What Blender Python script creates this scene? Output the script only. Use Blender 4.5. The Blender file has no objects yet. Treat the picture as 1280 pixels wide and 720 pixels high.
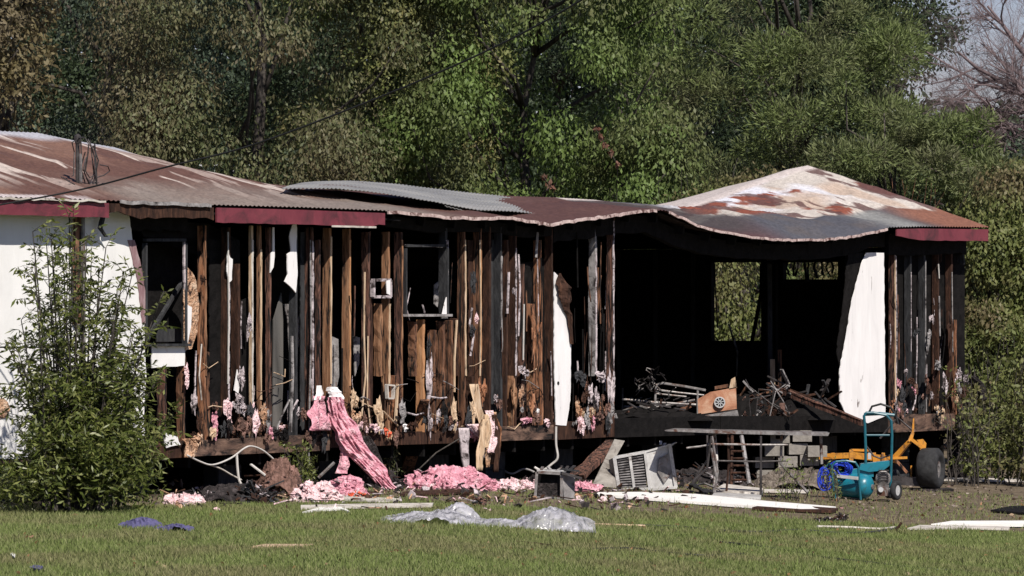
import bpy, bmesh, math, random
import numpy as np
from mathutils import Vector, Matrix
random.seed(7)
rng = np.random.default_rng(11)
S = bpy.context.scene
COL = S.collection

# ---------------------------------------------------------------- camera, world, sun, exposure
F = 5800.0          # focal length in pixels of a 1280 wide frame
H = 1.97            # camera height
HOR = 379.0         # horizon row
cam_d = bpy.data.cameras.new("camera")
cam = bpy.data.objects.new("camera", cam_d)
COL.objects.link(cam)
cam.location = (0, 0, H)
cam.rotation_euler = (math.radians(90), 0, 0)
cam_d.sensor_width = 36.0
cam_d.lens = 36.0 * F / 1280.0
cam_d.shift_y = (HOR - 360.0) / 1280.0
cam_d.clip_start = 0.5
cam_d.clip_end = 2000
S.camera = cam

SUN_AZ = Vector((0.42, -0.91, 0)).normalized()      # horizontal direction towards the sun
SUN_EL = math.radians(47)
w = bpy.data.worlds.new("World")
S.world = w
w.use_nodes = True
nt = w.node_tree
sky = nt.nodes.new("ShaderNodeTexSky")
sky.sky_type = 'NISHITA'
sky.sun_disc = False
sky.ozone_density = 3.0
sky.dust_density = 0.1
sky.air_density = 1.0
sky.sun_elevation = SUN_EL
sky.sun_rotation = math.atan2(SUN_AZ.x, SUN_AZ.y)
tint = nt.nodes.new("ShaderNodeMix"); tint.data_type = 'RGBA'; tint.blend_type = 'MULTIPLY'; tint.inputs[0].default_value = 1.0
tint.inputs[7].default_value = (1.06, .93, 1.10, 1)
nt.links.new(sky.outputs[0], tint.inputs[6]); nt.links.new(tint.outputs[2], nt.nodes["Background"].inputs[0])
nt.nodes["Background"].inputs[1].default_value = 0.055
sd = bpy.data.lights.new("sun", 'SUN')
sd.energy = 4.9
sd.angle = math.radians(0.5)
sd.color = (1.0, 0.94, 0.85)
sun = bpy.data.objects.new("sun", sd)
COL.objects.link(sun)
sv = Vector((SUN_AZ.x * math.cos(SUN_EL), SUN_AZ.y * math.cos(SUN_EL), math.sin(SUN_EL)))
sun.rotation_euler = sv.to_track_quat('Z', 'Y').to_euler()
S.view_settings.view_transform = 'Standard'
S.view_settings.look = 'None'
S.view_settings.exposure = 0.3
S.view_settings.gamma = 1.0

# ---------------------------------------------------------------- noise
def _h(ix, iy, seed):
    n = (ix.astype(np.int64) * 374761393 + iy.astype(np.int64) * 668265263 + seed * 974634777) & 0xffffffff
    n = ((n ^ (n >> 13)) * 1274126177) & 0xffffffff
    n = n ^ (n >> 16)
    return (n & 0xffffff) / float(0xffffff)
def vnoise(x, y, seed=0):
    x = np.asarray(x, float); y = np.asarray(y, float)
    ix = np.floor(x); iy = np.floor(y); fx = x - ix; fy = y - iy
    fx = fx * fx * (3 - 2 * fx); fy = fy * fy * (3 - 2 * fy)
    a = _h(ix, iy, seed); b = _h(ix + 1, iy, seed); c = _h(ix, iy + 1, seed); d = _h(ix + 1, iy + 1, seed)
    return (a * (1 - fx) + b * fx) * (1 - fy) + (c * (1 - fx) + d * fx) * fy
def fbm(x, y, seed=0, o=4):
    s = 0; a = 0.5; t = 0
    for i in range(o):
        s = s + a * vnoise(np.asarray(x) * 2 ** i, np.asarray(y) * 2 ** i, seed + i * 17); t += a; a *= 0.55
    return s / t
def sstep(a, b, x):
    t = np.clip((np.asarray(x, float) - a) / (b - a), 0, 1); return t * t * (3 - 2 * t)

# ---------------------------------------------------------------- frames of reference
OX, OY = -4.9986, 45.3
DX, DY = 10.85 / 19.664, 16.4 / 19.664
NX, NY = -DY, DX
def wallpt(px, py, v=0.0):
    k = (px - 640) / F
    u = (k * (OY + NY * v) - OX - NX * v) / (DX - k * DY)
    Y = OY + DY * u + NY * v
    return (u, v, H - (py - HOR) * Y / F)
def endpt(px, py, U):
    k = (px - 640) / F
    v = (k * (OY + DY * U) - OX - DX * U) / (NX - k * NY)
    Y = OY + DY * U + NY * v
    return (U, v, H - (py - HOR) * Y / F)
def h2w(u, v):
    return OX + DX * u + NX * v, OY + DY * u + NY * v
def w2h(x, y):
    rx = x - OX; ry = y - OY
    return rx * DX + ry * DY, rx * NX + ry * NY
def gz(x, y):
    x = np.asarray(x, float); y = np.asarray(y, float)
    t = np.clip(x + 1.0, -30, 14)
    sp = np.log1p(np.exp(np.clip(t * 1.6, -40, 40))) / 1.6
    z = -0.062 * sp
    z = z + 0.035 * (fbm(x * 0.45, y * 0.3, 5, 3) - 0.5) + 0.012 * (fbm(x * 2.2, y * 1.6, 9, 2) - 0.5)
    return z
def G(px, py):
    Y = H * F / (py - HOR)
    for i in range(12):
        Y = (H - float(gz((px - 640) / F * Y, Y))) * F / (py - HOR)
    X = (px - 640) / F * Y
    return X, Y, float(gz(X, Y))

# ---------------------------------------------------------------- materials
def _ramp(nt, stops, interp='LINEAR'):
    r = nt.nodes.new("ShaderNodeValToRGB"); r.color_ramp.interpolation = interp
    e = r.color_ramp.elements
    while len(e) < len(stops): e.new(0.5)
    for i, (p, c) in enumerate(stops):
        e[i].position = p; e[i].color = (c[0], c[1], c[2], 1)
    return r
def M(name, stops, scale=4.0, stretch=(1, 1, 1), rough=0.9, bump=0.3, bscale=40.0, metal=0.0, detail=6.0,
      spec=0.25, alpha=1.0, attr=None, distort=0.6, bdist=0.01, overlay=None):
    m = bpy.data.materials.new(name); m.use_nodes = True
    nt = m.node_tree; b = nt.nodes["Principled BSDF"]
    tc = nt.nodes.new("ShaderNodeTexCoord"); mp = nt.nodes.new("ShaderNodeMapping")
    mp.inputs['Scale'].default_value = stretch
    nt.links.new(tc.outputs['Object'], mp.inputs[0])
    n = nt.nodes.new("ShaderNodeTexNoise"); n.inputs['Scale'].default_value = scale; n.inputs['Detail'].default_value = detail
    n.inputs['Roughness'].default_value = 0.62; n.inputs['Distortion'].default_value = distort
    nt.links.new(mp.outputs[0], n.inputs['Vector'])
    if attr:
        a = nt.nodes.new("ShaderNodeAttribute"); a.attribute_name = attr
        mx = nt.nodes.new("ShaderNodeMix"); mx.data_type = 'RGBA'; mx.blend_type = 'MULTIPLY'; mx.inputs[0].default_value = 1
        r = _ramp(nt, [(0.3, (.72, .72, .72)), (0.7, (1.2, 1.2, 1.2))]); nt.links.new(n.outputs[0], r.inputs[0])
        nt.links.new(a.outputs['Color'], mx.inputs[6]); nt.links.new(r.outputs[0], mx.inputs[7])
        col = mx.outputs[2]
    else:
        r = _ramp(nt, stops); nt.links.new(n.outputs[0], r.inputs[0]); col = r.outputs[0]
    if overlay:                                   # blotches of a second colour (char, rust, dirt)
        oc, osc, lo, hi = overlay
        n3 = nt.nodes.new("ShaderNodeTexNoise"); n3.inputs['Scale'].default_value = osc; n3.inputs['Detail'].default_value = 8
        n3.inputs['Roughness'].default_value = 0.65; n3.inputs['Distortion'].default_value = 1.0
        nt.links.new(mp.outputs[0], n3.inputs['Vector'])
        mr = nt.nodes.new("ShaderNodeMapRange"); mr.inputs[1].default_value = lo; mr.inputs[2].default_value = hi
        nt.links.new(n3.outputs[0], mr.inputs[0])
        mo = nt.nodes.new("ShaderNodeMix"); mo.data_type = 'RGBA'; nt.links.new(mr.outputs[0], mo.inputs[0])
        nt.links.new(col, mo.inputs[6]); mo.inputs[7].default_value = (*oc, 1); col = mo.outputs[2]
    nt.links.new(col, b.inputs['Base Color'])
    b.inputs['Roughness'].default_value = rough; b.inputs['Metallic'].default_value = metal
    b.inputs['Specular IOR Level'].default_value = spec; b.inputs['Alpha'].default_value = alpha
    if bump:
        n2 = nt.nodes.new("ShaderNodeTexNoise"); n2.inputs['Scale'].default_value = bscale; n2.inputs['Detail'].default_value = 4
        nt.links.new(mp.outputs[0], n2.inputs['Vector'])
        bp = nt.nodes.new("ShaderNodeBump"); bp.inputs['Strength'].default_value = bump; bp.inputs['Distance'].default_value = bdist
        nt.links.new(n2.outputs[0], bp.inputs['Height']); nt.links.new(bp.outputs[0], b.inputs['Normal'])
    return m
def LEAF(name, cols, transl=0.3, patch=None, pscale=0.8, rough=0.55, spec=0.3):
    m = bpy.data.materials.new(name); m.use_nodes = True
    nt = m.node_tree; b = nt.nodes["Principled BSDF"]; out = nt.nodes["Material Output"]
    g = nt.nodes.new("ShaderNodeNewGeometry")
    r = _ramp(nt, [(i / max(1, len(cols) - 1), c) for i, c in enumerate(cols)])
    nt.links.new(g.outputs['Random Per Island'], r.inputs[0]); col = r.outputs[0]
    if patch:
        tc = nt.nodes.new("ShaderNodeTexCoord"); n = nt.nodes.new("ShaderNodeTexNoise")
        n.inputs['Scale'].default_value = pscale; n.inputs['Detail'].default_value = 3
        nt.links.new(tc.outputs['Object'], n.inputs['Vector'])
        mr = nt.nodes.new("ShaderNodeMapRange"); mr.inputs[1].default_value = 0.46; mr.inputs[2].default_value = 0.62
        nt.links.new(n.outputs[0], mr.inputs[0])
        mx = nt.nodes.new("ShaderNodeMix"); mx.data_type = 'RGBA'; nt.links.new(mr.outputs[0], mx.inputs[0])
        nt.links.new(col, mx.inputs[6])
        r2 = _ramp(nt, [(i / max(1, len(patch) - 1), c) for i, c in enumerate(patch)])
        nt.links.new(g.outputs['Random Per Island'], r2.inputs[0]); nt.links.new(r2.outputs[0], mx.inputs[7]); col = mx.outputs[2]
    nt.links.new(col, b.inputs['Base Color']); b.inputs['Roughness'].default_value = rough
    b.inputs['Specular IOR Level'].default_value = spec
    tr = nt.nodes.new("ShaderNodeBsdfTranslucent"); nt.links.new(col, tr.inputs[0])
    ms = nt.nodes.new("ShaderNodeMixShader"); ms.inputs[0].default_value = transl
    nt.links.new(b.outputs[0], ms.inputs[1]); nt.links.new(tr.outputs[0], ms.inputs[2])
    nt.links.new(ms.outputs[0], out.inputs[0])
    return m

CH = (0.010, 0.009, 0.009)
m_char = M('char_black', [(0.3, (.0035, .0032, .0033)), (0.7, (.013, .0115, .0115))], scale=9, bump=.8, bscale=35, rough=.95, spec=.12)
m_charb = M('char_brown', [(0.3, (.014, .009, .008)), (0.55, (.052, .026, .018)), (0.75, (.12, .058, .036))], scale=7, stretch=(3, 3, .7), bump=.7, bscale=30, spec=.15)
m_charg = M('char_grey', [(0.3, (.014, .014, .016)), (0.7, (.055, .056, .06))], scale=6, stretch=(3, 3, .8), bump=.6, bscale=30, spec=.2)
m_wood = M('scorched_pine', [(0.25, (.11, .050, .026)), (0.5, (.27, .135, .073)), (0.75, (.39, .235, .14))], scale=5, stretch=(5, 5, .5), bump=.4, bscale=25, overlay=(CH, 4.6, .50, .63))
m_wood2 = M('brown_wood', [(0.25, (.06, .028, .017)), (0.5, (.18, .083, .047)), (0.75, (.31, .17, .105))], scale=5, stretch=(5, 5, .5), bump=.5, bscale=25, overlay=(CH, 5.2, .45, .58))
m_woodp = M('purple_brown_wood', [(0.25, (.06, .030, .022)), (0.5, (.15, .072, .052)), (0.75, (.28, .15, .11))], scale=6, stretch=(5, 5, .6), bump=.5, bscale=25, overlay=(CH, 5.5, .44, .57))
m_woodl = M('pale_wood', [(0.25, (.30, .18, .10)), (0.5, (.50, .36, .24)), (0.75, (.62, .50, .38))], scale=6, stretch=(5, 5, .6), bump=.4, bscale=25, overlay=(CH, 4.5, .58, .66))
m_orange2 = M('warm_pine', [(0.25, (.22, .10, .045)), (0.5, (.42, .21, .10)), (0.75, (.55, .33, .19))], scale=6, stretch=(4, 4, .6), bump=.4, bscale=25, overlay=(CH, 5, .60, .7))
m_orange = M('orange_wood', [(0.25, (.14, .055, .03)), (0.5, (.33, .145, .075)), (0.75, (.46, .25, .15))], scale=6, stretch=(4, 4, .6), bump=.4, bscale=25, overlay=(CH, 5.0, .45, .58))
m_rim = M('scorched_rim_board', [(0.3, (.06, .035, .028)), (0.5, (.13, .08, .06)), (0.7, (.24, .15, .11))], scale=4, stretch=(1, 1, 3), bump=.5, overlay=(CH, 2.4, .46, .6))
m_white = M('white_siding', [(0.3, (.68, .67, .66)), (0.7, (.82, .81, .80))], scale=3, stretch=(1, 1, .4), bump=.05, rough=.6, spec=.3, overlay=((.42, .30, .24), 1.7, .66, .74))
m_whiteb = M('white_panel_soot', [(0.3, (.70, .68, .68)), (0.7, (.84, .82, .82))], scale=3, stretch=(2, 2, .4), bump=.1, rough=.6, overlay=((.10, .07, .06), 3.5, .64, .70))
m_purp = M('scorched_siding', [(0.3, (.10, .055, .06)), (0.5, (.25, .15, .16)), (0.7, (.50, .42, .42))], scale=3, stretch=(2, 2, .5), bump=.2)
m_grey = M('ash_grey', [(0.3, (.14, .13, .13)), (0.7, (.38, .36, .36))], scale=8, bump=.5, overlay=((.03, .025, .025), 5, .5, .62))
m_ash = M('pale_ash', [(0.3, (.30, .26, .27)), (0.7, (.62, .54, .56))], scale=10, bump=.6, overlay=((.04, .03, .03), 9, .48, .6))
m_sheetg = M('interior_grey_panel', [(0.3, (.05, .048, .046)), (0.7, (.16, .15, .14))], scale=2.0, stretch=(1, 1, .3), bump=.1, rough=.7)
m_fasc = M('maroon_fascia', [(0.3, (.14, .028, .042)), (0.7, (.20, .045, .060))], scale=3, bump=.15, rough=.6, spec=.3, overlay=((.05, .022, .026), 2.6, .47, .72))
m_roof = M('roof_paint', None, attr='paint', scale=18, bump=.15, bscale=60, rough=.5, spec=.35)
m_roofu = M('roof_underside', [(0.3, (.014, .010, .010)), (0.7, (.035, .024, .022))], scale=3, bump=.3)
m_corr = M('galvanised_sheet', [(0.3, (.17, .165, .165)), (0.5, (.29, .285, .275)), (0.7, (.40, .385, .36))], scale=2.2, stretch=(.4, 1.6, 1), rough=.5, metal=.25, bump=.1, spec=.5, overlay=((.12, .07, .06), 1.6, .60, .70))
m_edge = M('bent_metal_edge', [(0.3, (.34, .24, .23)), (0.7, (.62, .50, .47))], scale=14, rough=.6, bump=.3, overlay=((.10, .05, .045), 9, .5, .62))
m_pink = M('pink_insulation', [(0.25, (.30, .09, .13)), (0.5, (.68, .32, .39)), (0.75, (.84, .60, .64))], scale=11, bump=1.0, bscale=45, bdist=.03, rough=1, spec=.05, overlay=((.14, .05, .06), 7, .60, .72))
m_pinkp = M('pale_pink_insulation', [(0.25, (.50, .28, .30)), (0.5, (.80, .58, .60)), (0.75, (.86, .74, .74))], scale=9, bump=1.0, bscale=45, bdist=.03, rough=1, spec=.05, overlay=((.16, .07, .06), 8, .56, .68))
m_tanfoam = M('scorched_tan_insulation', [(0.25, (.20, .09, .05)), (0.5, (.50, .30, .19)), (0.75, (.70, .55, .42))], scale=9, bump=1.0, bscale=40, bdist=.03, rough=1, spec=.05, overlay=((.03, .02, .02), 7, .52, .62))
m_red = M('red_orange_scrap', [(0.3, (.55, .07, .03)), (0.7, (.80, .18, .10))], scale=9, bump=.5)
m_rub = M('charred_rubble', [(0.3, (.010, .009, .009)), (0.5, (.028, .023, .023)), (0.7, (.09, .075, .075))], scale=12, bump=1.0, bscale=40, bdist=.03, rough=1)
m_rubb = M('brown_rubble', [(0.3, (.05, .03, .025)), (0.5, (.16, .09, .07)), (0.7, (.34, .20, .17))], scale=10, bump=1.0, bscale=40, bdist=.03, rough=1)
m_rubg = M('grey_brown_rubble', [(0.3, (.05, .042, .036)), (0.5, (.14, .115, .095)), (0.7, (.28, .24, .20))], scale=10, bump=1.0, bscale=40, bdist=.03, rough=1)
m_conc = M('concrete_block', [(0.3, (.17, .155, .14)), (0.7, (.32, .295, .265))], scale=9, bump=.5, bscale=60, overlay=((.08, .065, .055), 4, .52, .66))
m_metal = M('bare_burnt_metal', [(0.3, (.12, .11, .11)), (0.7, (.36, .34, .33))], scale=9, rough=.55, metal=.4, bump=.3, overlay=((.10, .05, .035), 6, .5, .62))
m_metald = M('dark_metal', [(0.3, (.02, .018, .018)), (0.7, (.09, .08, .08))], scale=9, rough=.5, metal=.3, bump=.3)
m_silver = M('silver_appliance', [(0.3, (.34, .33, .32)), (0.5, (.50, .49, .48)), (0.7, (.66, .65, .64))], scale=5, rough=.45, metal=.2, bump=.2, overlay=((.16, .12, .10), 5, .55, .68))
m_rust = M('rusted_panel', [(0.3, (.22, .085, .045)), (0.5, (.42, .20, .12)), (0.7, (.55, .36, .25))], scale=6, rough=.7, bump=.2)
m_teal = M('teal_paint', [(0.3, (.008, .135, .20)), (0.7, (.012, .19, .26))], scale=5, rough=.35, bump=.02, spec=.5, overlay=((.03, .07, .07), 8, .52, .75))
m_teald = M('teal_frame_paint', [(0.3, (.006, .075, .105)), (0.7, (.010, .115, .155))], scale=5, rough=.4, bump=.02, spec=.5)
m_yel = M('yellow_orange_paint', [(0.3, (.50, .20, .02)), (0.7, (.64, .29, .04))], scale=5, rough=.45, bump=.1, spec=.4, overlay=((.14, .07, .035), 8, .50, .66))
m_rubber = M('black_rubber', [(0.3, (.016, .016, .017)), (0.7, (.04, .04, .042))], scale=12, rough=.85, bump=.3)
m_black = M('black_plastic', [(0.3, (.01, .01, .01)), (0.7, (.025, .025, .026))], scale=8, rough=.5, bump=.1)
m_bhose = M('blue_hose', [(0.3, (.01, .035, .40)), (0.7, (.02, .06, .55))], scale=8, rough=.4, bump=.05, spec=.5)
m_cloth = M('purple_blue_cloth', [(0.3, (.05, .047, .115)), (0.7, (.13, .12, .235))], scale=10, rough=.9, bump=.4, overlay=((.02, .02, .06), 12, .55, .65))
m_cable = M('pale_cable', [(0.3, (.40, .38, .36)), (0.7, (.60, .57, .54))], scale=9, rough=.6, bump=.05)
m_bark = M('grey_bark', [(0.3, (.03, .026, .022)), (0.7, (.09, .078, .07))], scale=5, stretch=(4, 4, .6), bump=.8, bscale=20)
m_barkp = M('pale_bark', [(0.3, (.16, .13, .12)), (0.7, (.36, .31, .29))], scale=5, stretch=(4, 4, .6), bump=.6, bscale=20)
m_board = M('white_board', [(0.3, (.72, .70, .66)), (0.7, (.84, .82, .79))], scale=3, rough=.6, bump=.1, overlay=((.20, .14, .11), 3, .64, .72))
m_boardd = M('dirty_pale_board', [(0.3, (.36, .32, .28)), (0.7, (.66, .62, .57))], scale=4, rough=.8, bump=.2, overlay=((.07, .05, .045), 5, .54, .66))
m_meter = M('blue_glass_meter', [(0.3, (.04, .08, .16)), (0.7, (.08, .14, .26))], scale=4, rough=.2, bump=0, spec=.6)
m_light = M('chrome_hub', [(0.3, (.5, .5, .5)), (0.7, (.7, .7, .7))], scale=8, rough=.35, metal=.4, bump=.1)
def plastic():
    m = bpy.data.materials.new('clear_plastic_film'); m.use_nodes = True
    nt = m.node_tree; b = nt.nodes["Principled BSDF"]; out = nt.nodes["Material Output"]
    b.inputs['Base Color'].default_value = (.50, .49, .53, 1); b.inputs['Roughness'].default_value = .25
    b.inputs['Specular IOR Level'].default_value = .9
    tr = nt.nodes.new("ShaderNodeBsdfTransparent"); ms = nt.nodes.new("ShaderNodeMixShader")
    tc = nt.nodes.new("ShaderNodeTexCoord"); n = nt.nodes.new("ShaderNodeTexNoise"); n.inputs['Scale'].default_value = 6; n.inputs['Detail'].default_value = 6
    nt.links.new(tc.outputs['Object'], n.inputs['Vector'])
    vo = nt.nodes.new("ShaderNodeTexVoronoi"); vo.feature = 'SMOOTH_F1'; vo.inputs['Scale'].default_value = 5; vo.inputs['Smoothness'].default_value = .25
    n5 = nt.nodes.new("ShaderNodeTexNoise"); n5.inputs['Scale'].default_value = 1.6; n5.inputs['Detail'].default_value = 5; n5.inputs['Distortion'].default_value = .4
    nt.links.new(tc.outputs['Object'], n5.inputs['Vector']); nt.links.new(n5.outputs['Color'], vo.inputs['Vector'])
    bp = nt.nodes.new("ShaderNodeBump"); bp.inputs['Strength'].default_value = 1; bp.inputs['Distance'].default_value = .09
    nt.links.new(vo.outputs['Distance'], bp.inputs['Height']); nt.links.new(bp.outputs[0], b.inputs['Normal'])
    mr = nt.nodes.new("ShaderNodeMapRange"); mr.inputs[1].default_value = .35; mr.inputs[2].default_value = .65; mr.inputs[3].default_value = .32; mr.inputs[4].default_value = .84
    nt.links.new(n.outputs[0], mr.inputs[0]); nt.links.new(mr.outputs[0], ms.inputs[0])
    nt.links.new(tr.outputs[0], ms.inputs[1]); nt.links.new(b.outputs[0], ms.inputs[2]); nt.links.new(ms.outputs[0], out.inputs[0])
    return m
m_plastic = plastic()

# ---------------------------------------------------------------- mesh helpers
class MB:
    def __init__(s): s.v = []; s.f = []
    def add(s, vs, fs):
        o = len(s.v); s.v += [tuple(float(c) for c in p) for p in vs]; s.f += [tuple(i + o for i in f) for f in fs]; return s
    def box(s, a, b):
        x0, y0, z0 = a; x1, y1, z1 = b
        return s.add([(x0, y0, z0), (x1, y0, z0), (x1, y1, z0), (x0, y1, z0), (x0, y0, z1), (x1, y0, z1), (x1, y1, z1), (x0, y1, z1)],
                     [(0, 3, 2, 1), (4, 5, 6, 7), (0, 1, 5, 4), (1, 2, 6, 5), (2, 3, 7, 6), (3, 0, 4, 7)])
    def bar(s, a, b, w, h, up=(0, 0, 1), n=1, jit=0.0, taper=None, side=None):
        a = Vector(a); b = Vector(b); d = (b - a).normalized(); sd_ = Vector(side) if side else d.cross(Vector(up))
        if sd_.length < 1e-4: sd_ = d.cross(Vector((0, 1, 0)))
        sd_.normalize(); u_ = sd_.cross(d).normalized(); vs = []; fs = []
        for i in range(n + 1):
            t = i / n; c = a.lerp(b, t); k = 1.0 if taper is None else 1 + (taper - 1) * t
            for (p, q) in ((-1, -1), (1, -1), (1, 1), (-1, 1)):
                jj = Vector([random.uniform(-jit, jit) for _ in range(3)])
                vs.append(c + sd_ * p * w / 2 * k + u_ * q * h / 2 * k + jj)
            if i:
                o = (i - 1) * 4
                for q in range(4): fs.append((o + q, o + (q + 1) % 4, o + 4 + (q + 1) % 4, o + 4 + q))
        fs.append((3, 2, 1, 0)); o = n * 4; fs.append((o, o + 1, o + 2, o + 3))
        return s.add(vs, fs)
    def tube(s, pts, r, seg=6, caps=True):
        pts = [Vector(p) for p in pts]; n = len(pts); vs = []; fs = []; prev = None
        for i, p in enumerate(pts):
            d = (pts[min(i + 1, n - 1)] - pts[max(i - 1, 0)]).normalized()
            if prev is None:
                x = d.cross(Vector((0, 0, 1)))
                if x.length < .05: x = d.cross(Vector((0, 1, 0)))
            else: x = prev - d * prev.dot(d)
            x.normalize(); prev = x; y = d.cross(x); rr = r[i] if isinstance(r, (list, tuple)) else r
            for k in range(seg):
                a = 2 * math.pi * k / seg; vs.append(p + x * math.cos(a) * rr + y * math.sin(a) * rr)
            if i:
                o = (i - 1) * seg
                for k in range(seg): fs.append((o + k, o + (k + 1) % seg, o + seg + (k + 1) % seg, o + seg + k))
        if caps:
            fs.append(tuple(range(seg - 1, -1, -1))); o = (n - 1) * seg; fs.append(tuple(range(o, o + seg)))
        return s.add(vs, fs)
    def prism(s, poly, off):
        n = len(poly); off = Vector(off); a = [Vector(p) for p in poly]
        vs = a + [p + off for p in a]
        fs = [tuple(range(n)), tuple(range(2 * n - 1, n - 1, -1))] + [(i, i + n, (i + 1) % n + n, (i + 1) % n) for i in range(n)]
        return s.add(vs, fs)
    def lathe(s, c, axis, prof, seg=20):           # prof: (offset along axis, radius)
        c = Vector(c); ax = Vector(axis).normalized(); x = ax.cross(Vector((0, 0, 1)))
        if x.length < .05: x = ax.cross(Vector((0, 1, 0)))
        x.normalize(); y = ax.cross(x); vs = []; fs = []
        for (t, r) in prof:
            for k in range(seg):
                a = 2 * math.pi * k / seg; vs.append(c + ax * t + (x * math.cos(a) + y * math.sin(a)) * r)
        for i in range(len(prof) - 1):
            for k in range(seg): fs.append((i * seg + k, i * seg + (k + 1) % seg, (i + 1) * seg + (k + 1) % seg, (i + 1) * seg + k))
        fs.append(tuple(range(seg - 1, -1, -1))); o = (len(prof) - 1) * seg; fs.append(tuple(range(o, o + seg)))
        return s.add(vs, fs)
    def strip(s, path, widths, thick=0.03, rows=7, crumple=0.02, seed=1, across=(1, 0, 0), freq=6.0, sub=6, along=1.0):
        # a soft, crumpled band that follows a path
        P = [Vector(p) for p in path]; pts = []; ws = []
        for i in range(len(P) - 1):
            for k in range(sub):
                t = k / sub; pts.append(P[i].lerp(P[i + 1], t)); ws.append(widths[i] * (1 - t) + widths[i + 1] * t)
        pts.append(P[-1]); ws.append(widths[-1]); n = len(pts); ac = Vector(across).normalized(); vs = []; fs = []
        for side in (0, 1):
            for i, p in enumerate(pts):
                d = (pts[min(i + 1, n - 1)] - pts[max(i - 1, 0)]).normalized(); nn = ac.cross(d)
                if nn.length < .05: nn = Vector((0, 1, 0))
                nn.normalize()
                if nn.y > 0: nn = -nn
                for j in range(rows):
                    q = j / (rows - 1) - .5
                    edge = 1 + .25 * (float(vnoise(i * .7 * along, (0 if q < 0 else 9), seed)) - .5) * 2
                    cr = (float(fbm(i * .35 * freq / 6 * along + 3, j * .55 * freq / 6, seed, 3)) - .5) * 2 * crumple
                    bulge = thick * math.sqrt(max(0, 1 - (2 * q) ** 2))
                    vs.append(p + ac * q * ws[i] * edge + nn * ((bulge if side == 0 else -bulge * .4) + cr))
        o2 = n * rows
        for i in range(n - 1):
            for j in range(rows - 1):
                a = i * rows + j; fs.append((a, a + 1, a + rows + 1, a + rows)); a += o2; fs.append((a, a + rows, a + rows + 1, a + 1))
        for i in range(n - 1):
            for j in (0, rows - 1):
                a = i * rows + j; fs.append((a, a + rows, a + rows + o2, a + o2))
        for i in (0, n - 1):
            for j in range(rows - 1):
                a = i * rows + j; fs.append((a, a + 1, a + 1 + o2, a + o2))
        return s.add(vs, fs)
    def heap(s, c, rx, ry, h, nx=26, ny=14, rough=.5, seed=1, freq=3.0, power=1.0, rot=0.0):
        vs = []; fs = []; cx, cy, cz = c; cr, sr = math.cos(rot), math.sin(rot)
        for i in range(nx + 1):
            for j in range(ny + 1):
                a = i / nx * 2 - 1; b = j / ny * 2 - 1
                r = math.sqrt(a * a + b * b); rim = 1 + .35 * (float(vnoise(math.atan2(b, a) * 1.6 + 7, 1, seed)) - .5)
                e = max(0., 1 - (r / rim) ** 2) ** (.6 * power)
                nn = float(fbm(a * freq + 11, b * freq + 5, seed, 4)); rid = 1 - abs(float(vnoise(a * freq * 2.2 + 3, b * freq * 2.2, seed + 5)) * 2 - 1)
                z = h * e * (1 - rough + rough * (nn * 1.2 + rid * .6)) - .03
                jx = (float(vnoise(a * 9, b * 9, seed + 8)) - .5) * .08 * e
                x = a * rx * (1 + jx * 3); y = b * ry
                vs.append((cx + x * cr - y * sr, cy + x * sr + y * cr, cz + z))
        for i in range(nx):
            for j in range(ny):
                a = i * (ny + 1) + j; fs.append((a, a + ny + 1, a + ny + 2, a + 1))
        return s.add(vs, fs)
    def blob(s, c, r, seed, n=7, m=9, k=.55, sx=1.0, sz=1.0):
        vs = []; fs = []; c = Vector(c)
        for i in range(n + 1):
            for j in range(m):
                th = math.pi * i / n; ph = 2 * math.pi * j / m; q = 1 - k + 2 * k * float(vnoise(i * 1.1 + seed % 97, j * 1.25 + seed % 31, seed)) * (0.5 + random.random() * .5)
                vs.append((c.x + math.sin(th) * math.cos(ph) * r * q * sx, c.y + math.sin(th) * math.sin(ph) * r * q, c.z + math.cos(th) * r * q * sz))
        for i in range(n):
            for j in range(m): fs.append((i * m + j, i * m + (j + 1) % m, (i + 1) * m + (j + 1) % m, (i + 1) * m + j))
        return s.add(vs, fs)
    def shard(s, c, size, th=.12):
        c = Vector(c); a = Vector([random.uniform(-1, 1) for _ in range(3)]).normalized(); b = a.cross(Vector([random.uniform(-1, 1) for _ in range(3)])).normalized(); n_ = a.cross(b)
        k = random.randint(4, 6); poly = []
        e = random.uniform(.25, 1.0)
        for i in range(k):
            t = 2 * math.pi * i / k; q = random.uniform(.5, 1.1) * size; poly.append(c + a * math.cos(t) * q + b * math.sin(t) * q * e)
        return s.prism(poly, n_ * size * th)
    def build(s, name, mat, parent=None, smooth=False, loc=None):
        me = bpy.data.meshes.new(name); me.from_pydata(s.v, [], s.f); me.validate(); 
        bm = bmesh.new(); bm.from_mesh(me); bmesh.ops.recalc_face_normals(bm, faces=bm.faces); bm.to_mesh(me); bm.free()
        if smooth: me.shade_smooth()
        o = bpy.data.objects.new(name, me); me.materials.append(mat); COL.objects.link(o)
        if parent is not None: o.parent = parent
        if loc is not None: o.location = loc
        return o
def tag(o, label=None, cat=None, group=None, kind=None):
    if label: o['label'] = label
    if cat: o['category'] = cat
    if group: o['group'] = group
    if kind: o['kind'] = kind
    return o
def empty(name, loc, label, cat, rz=0.0, group=None):
    o = bpy.data.objects.new(name, None); COL.objects.link(o); o.location = loc; o.rotation_euler.z = rz; o.empty_display_size = .2
    return tag(o, label, cat, group)
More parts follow.
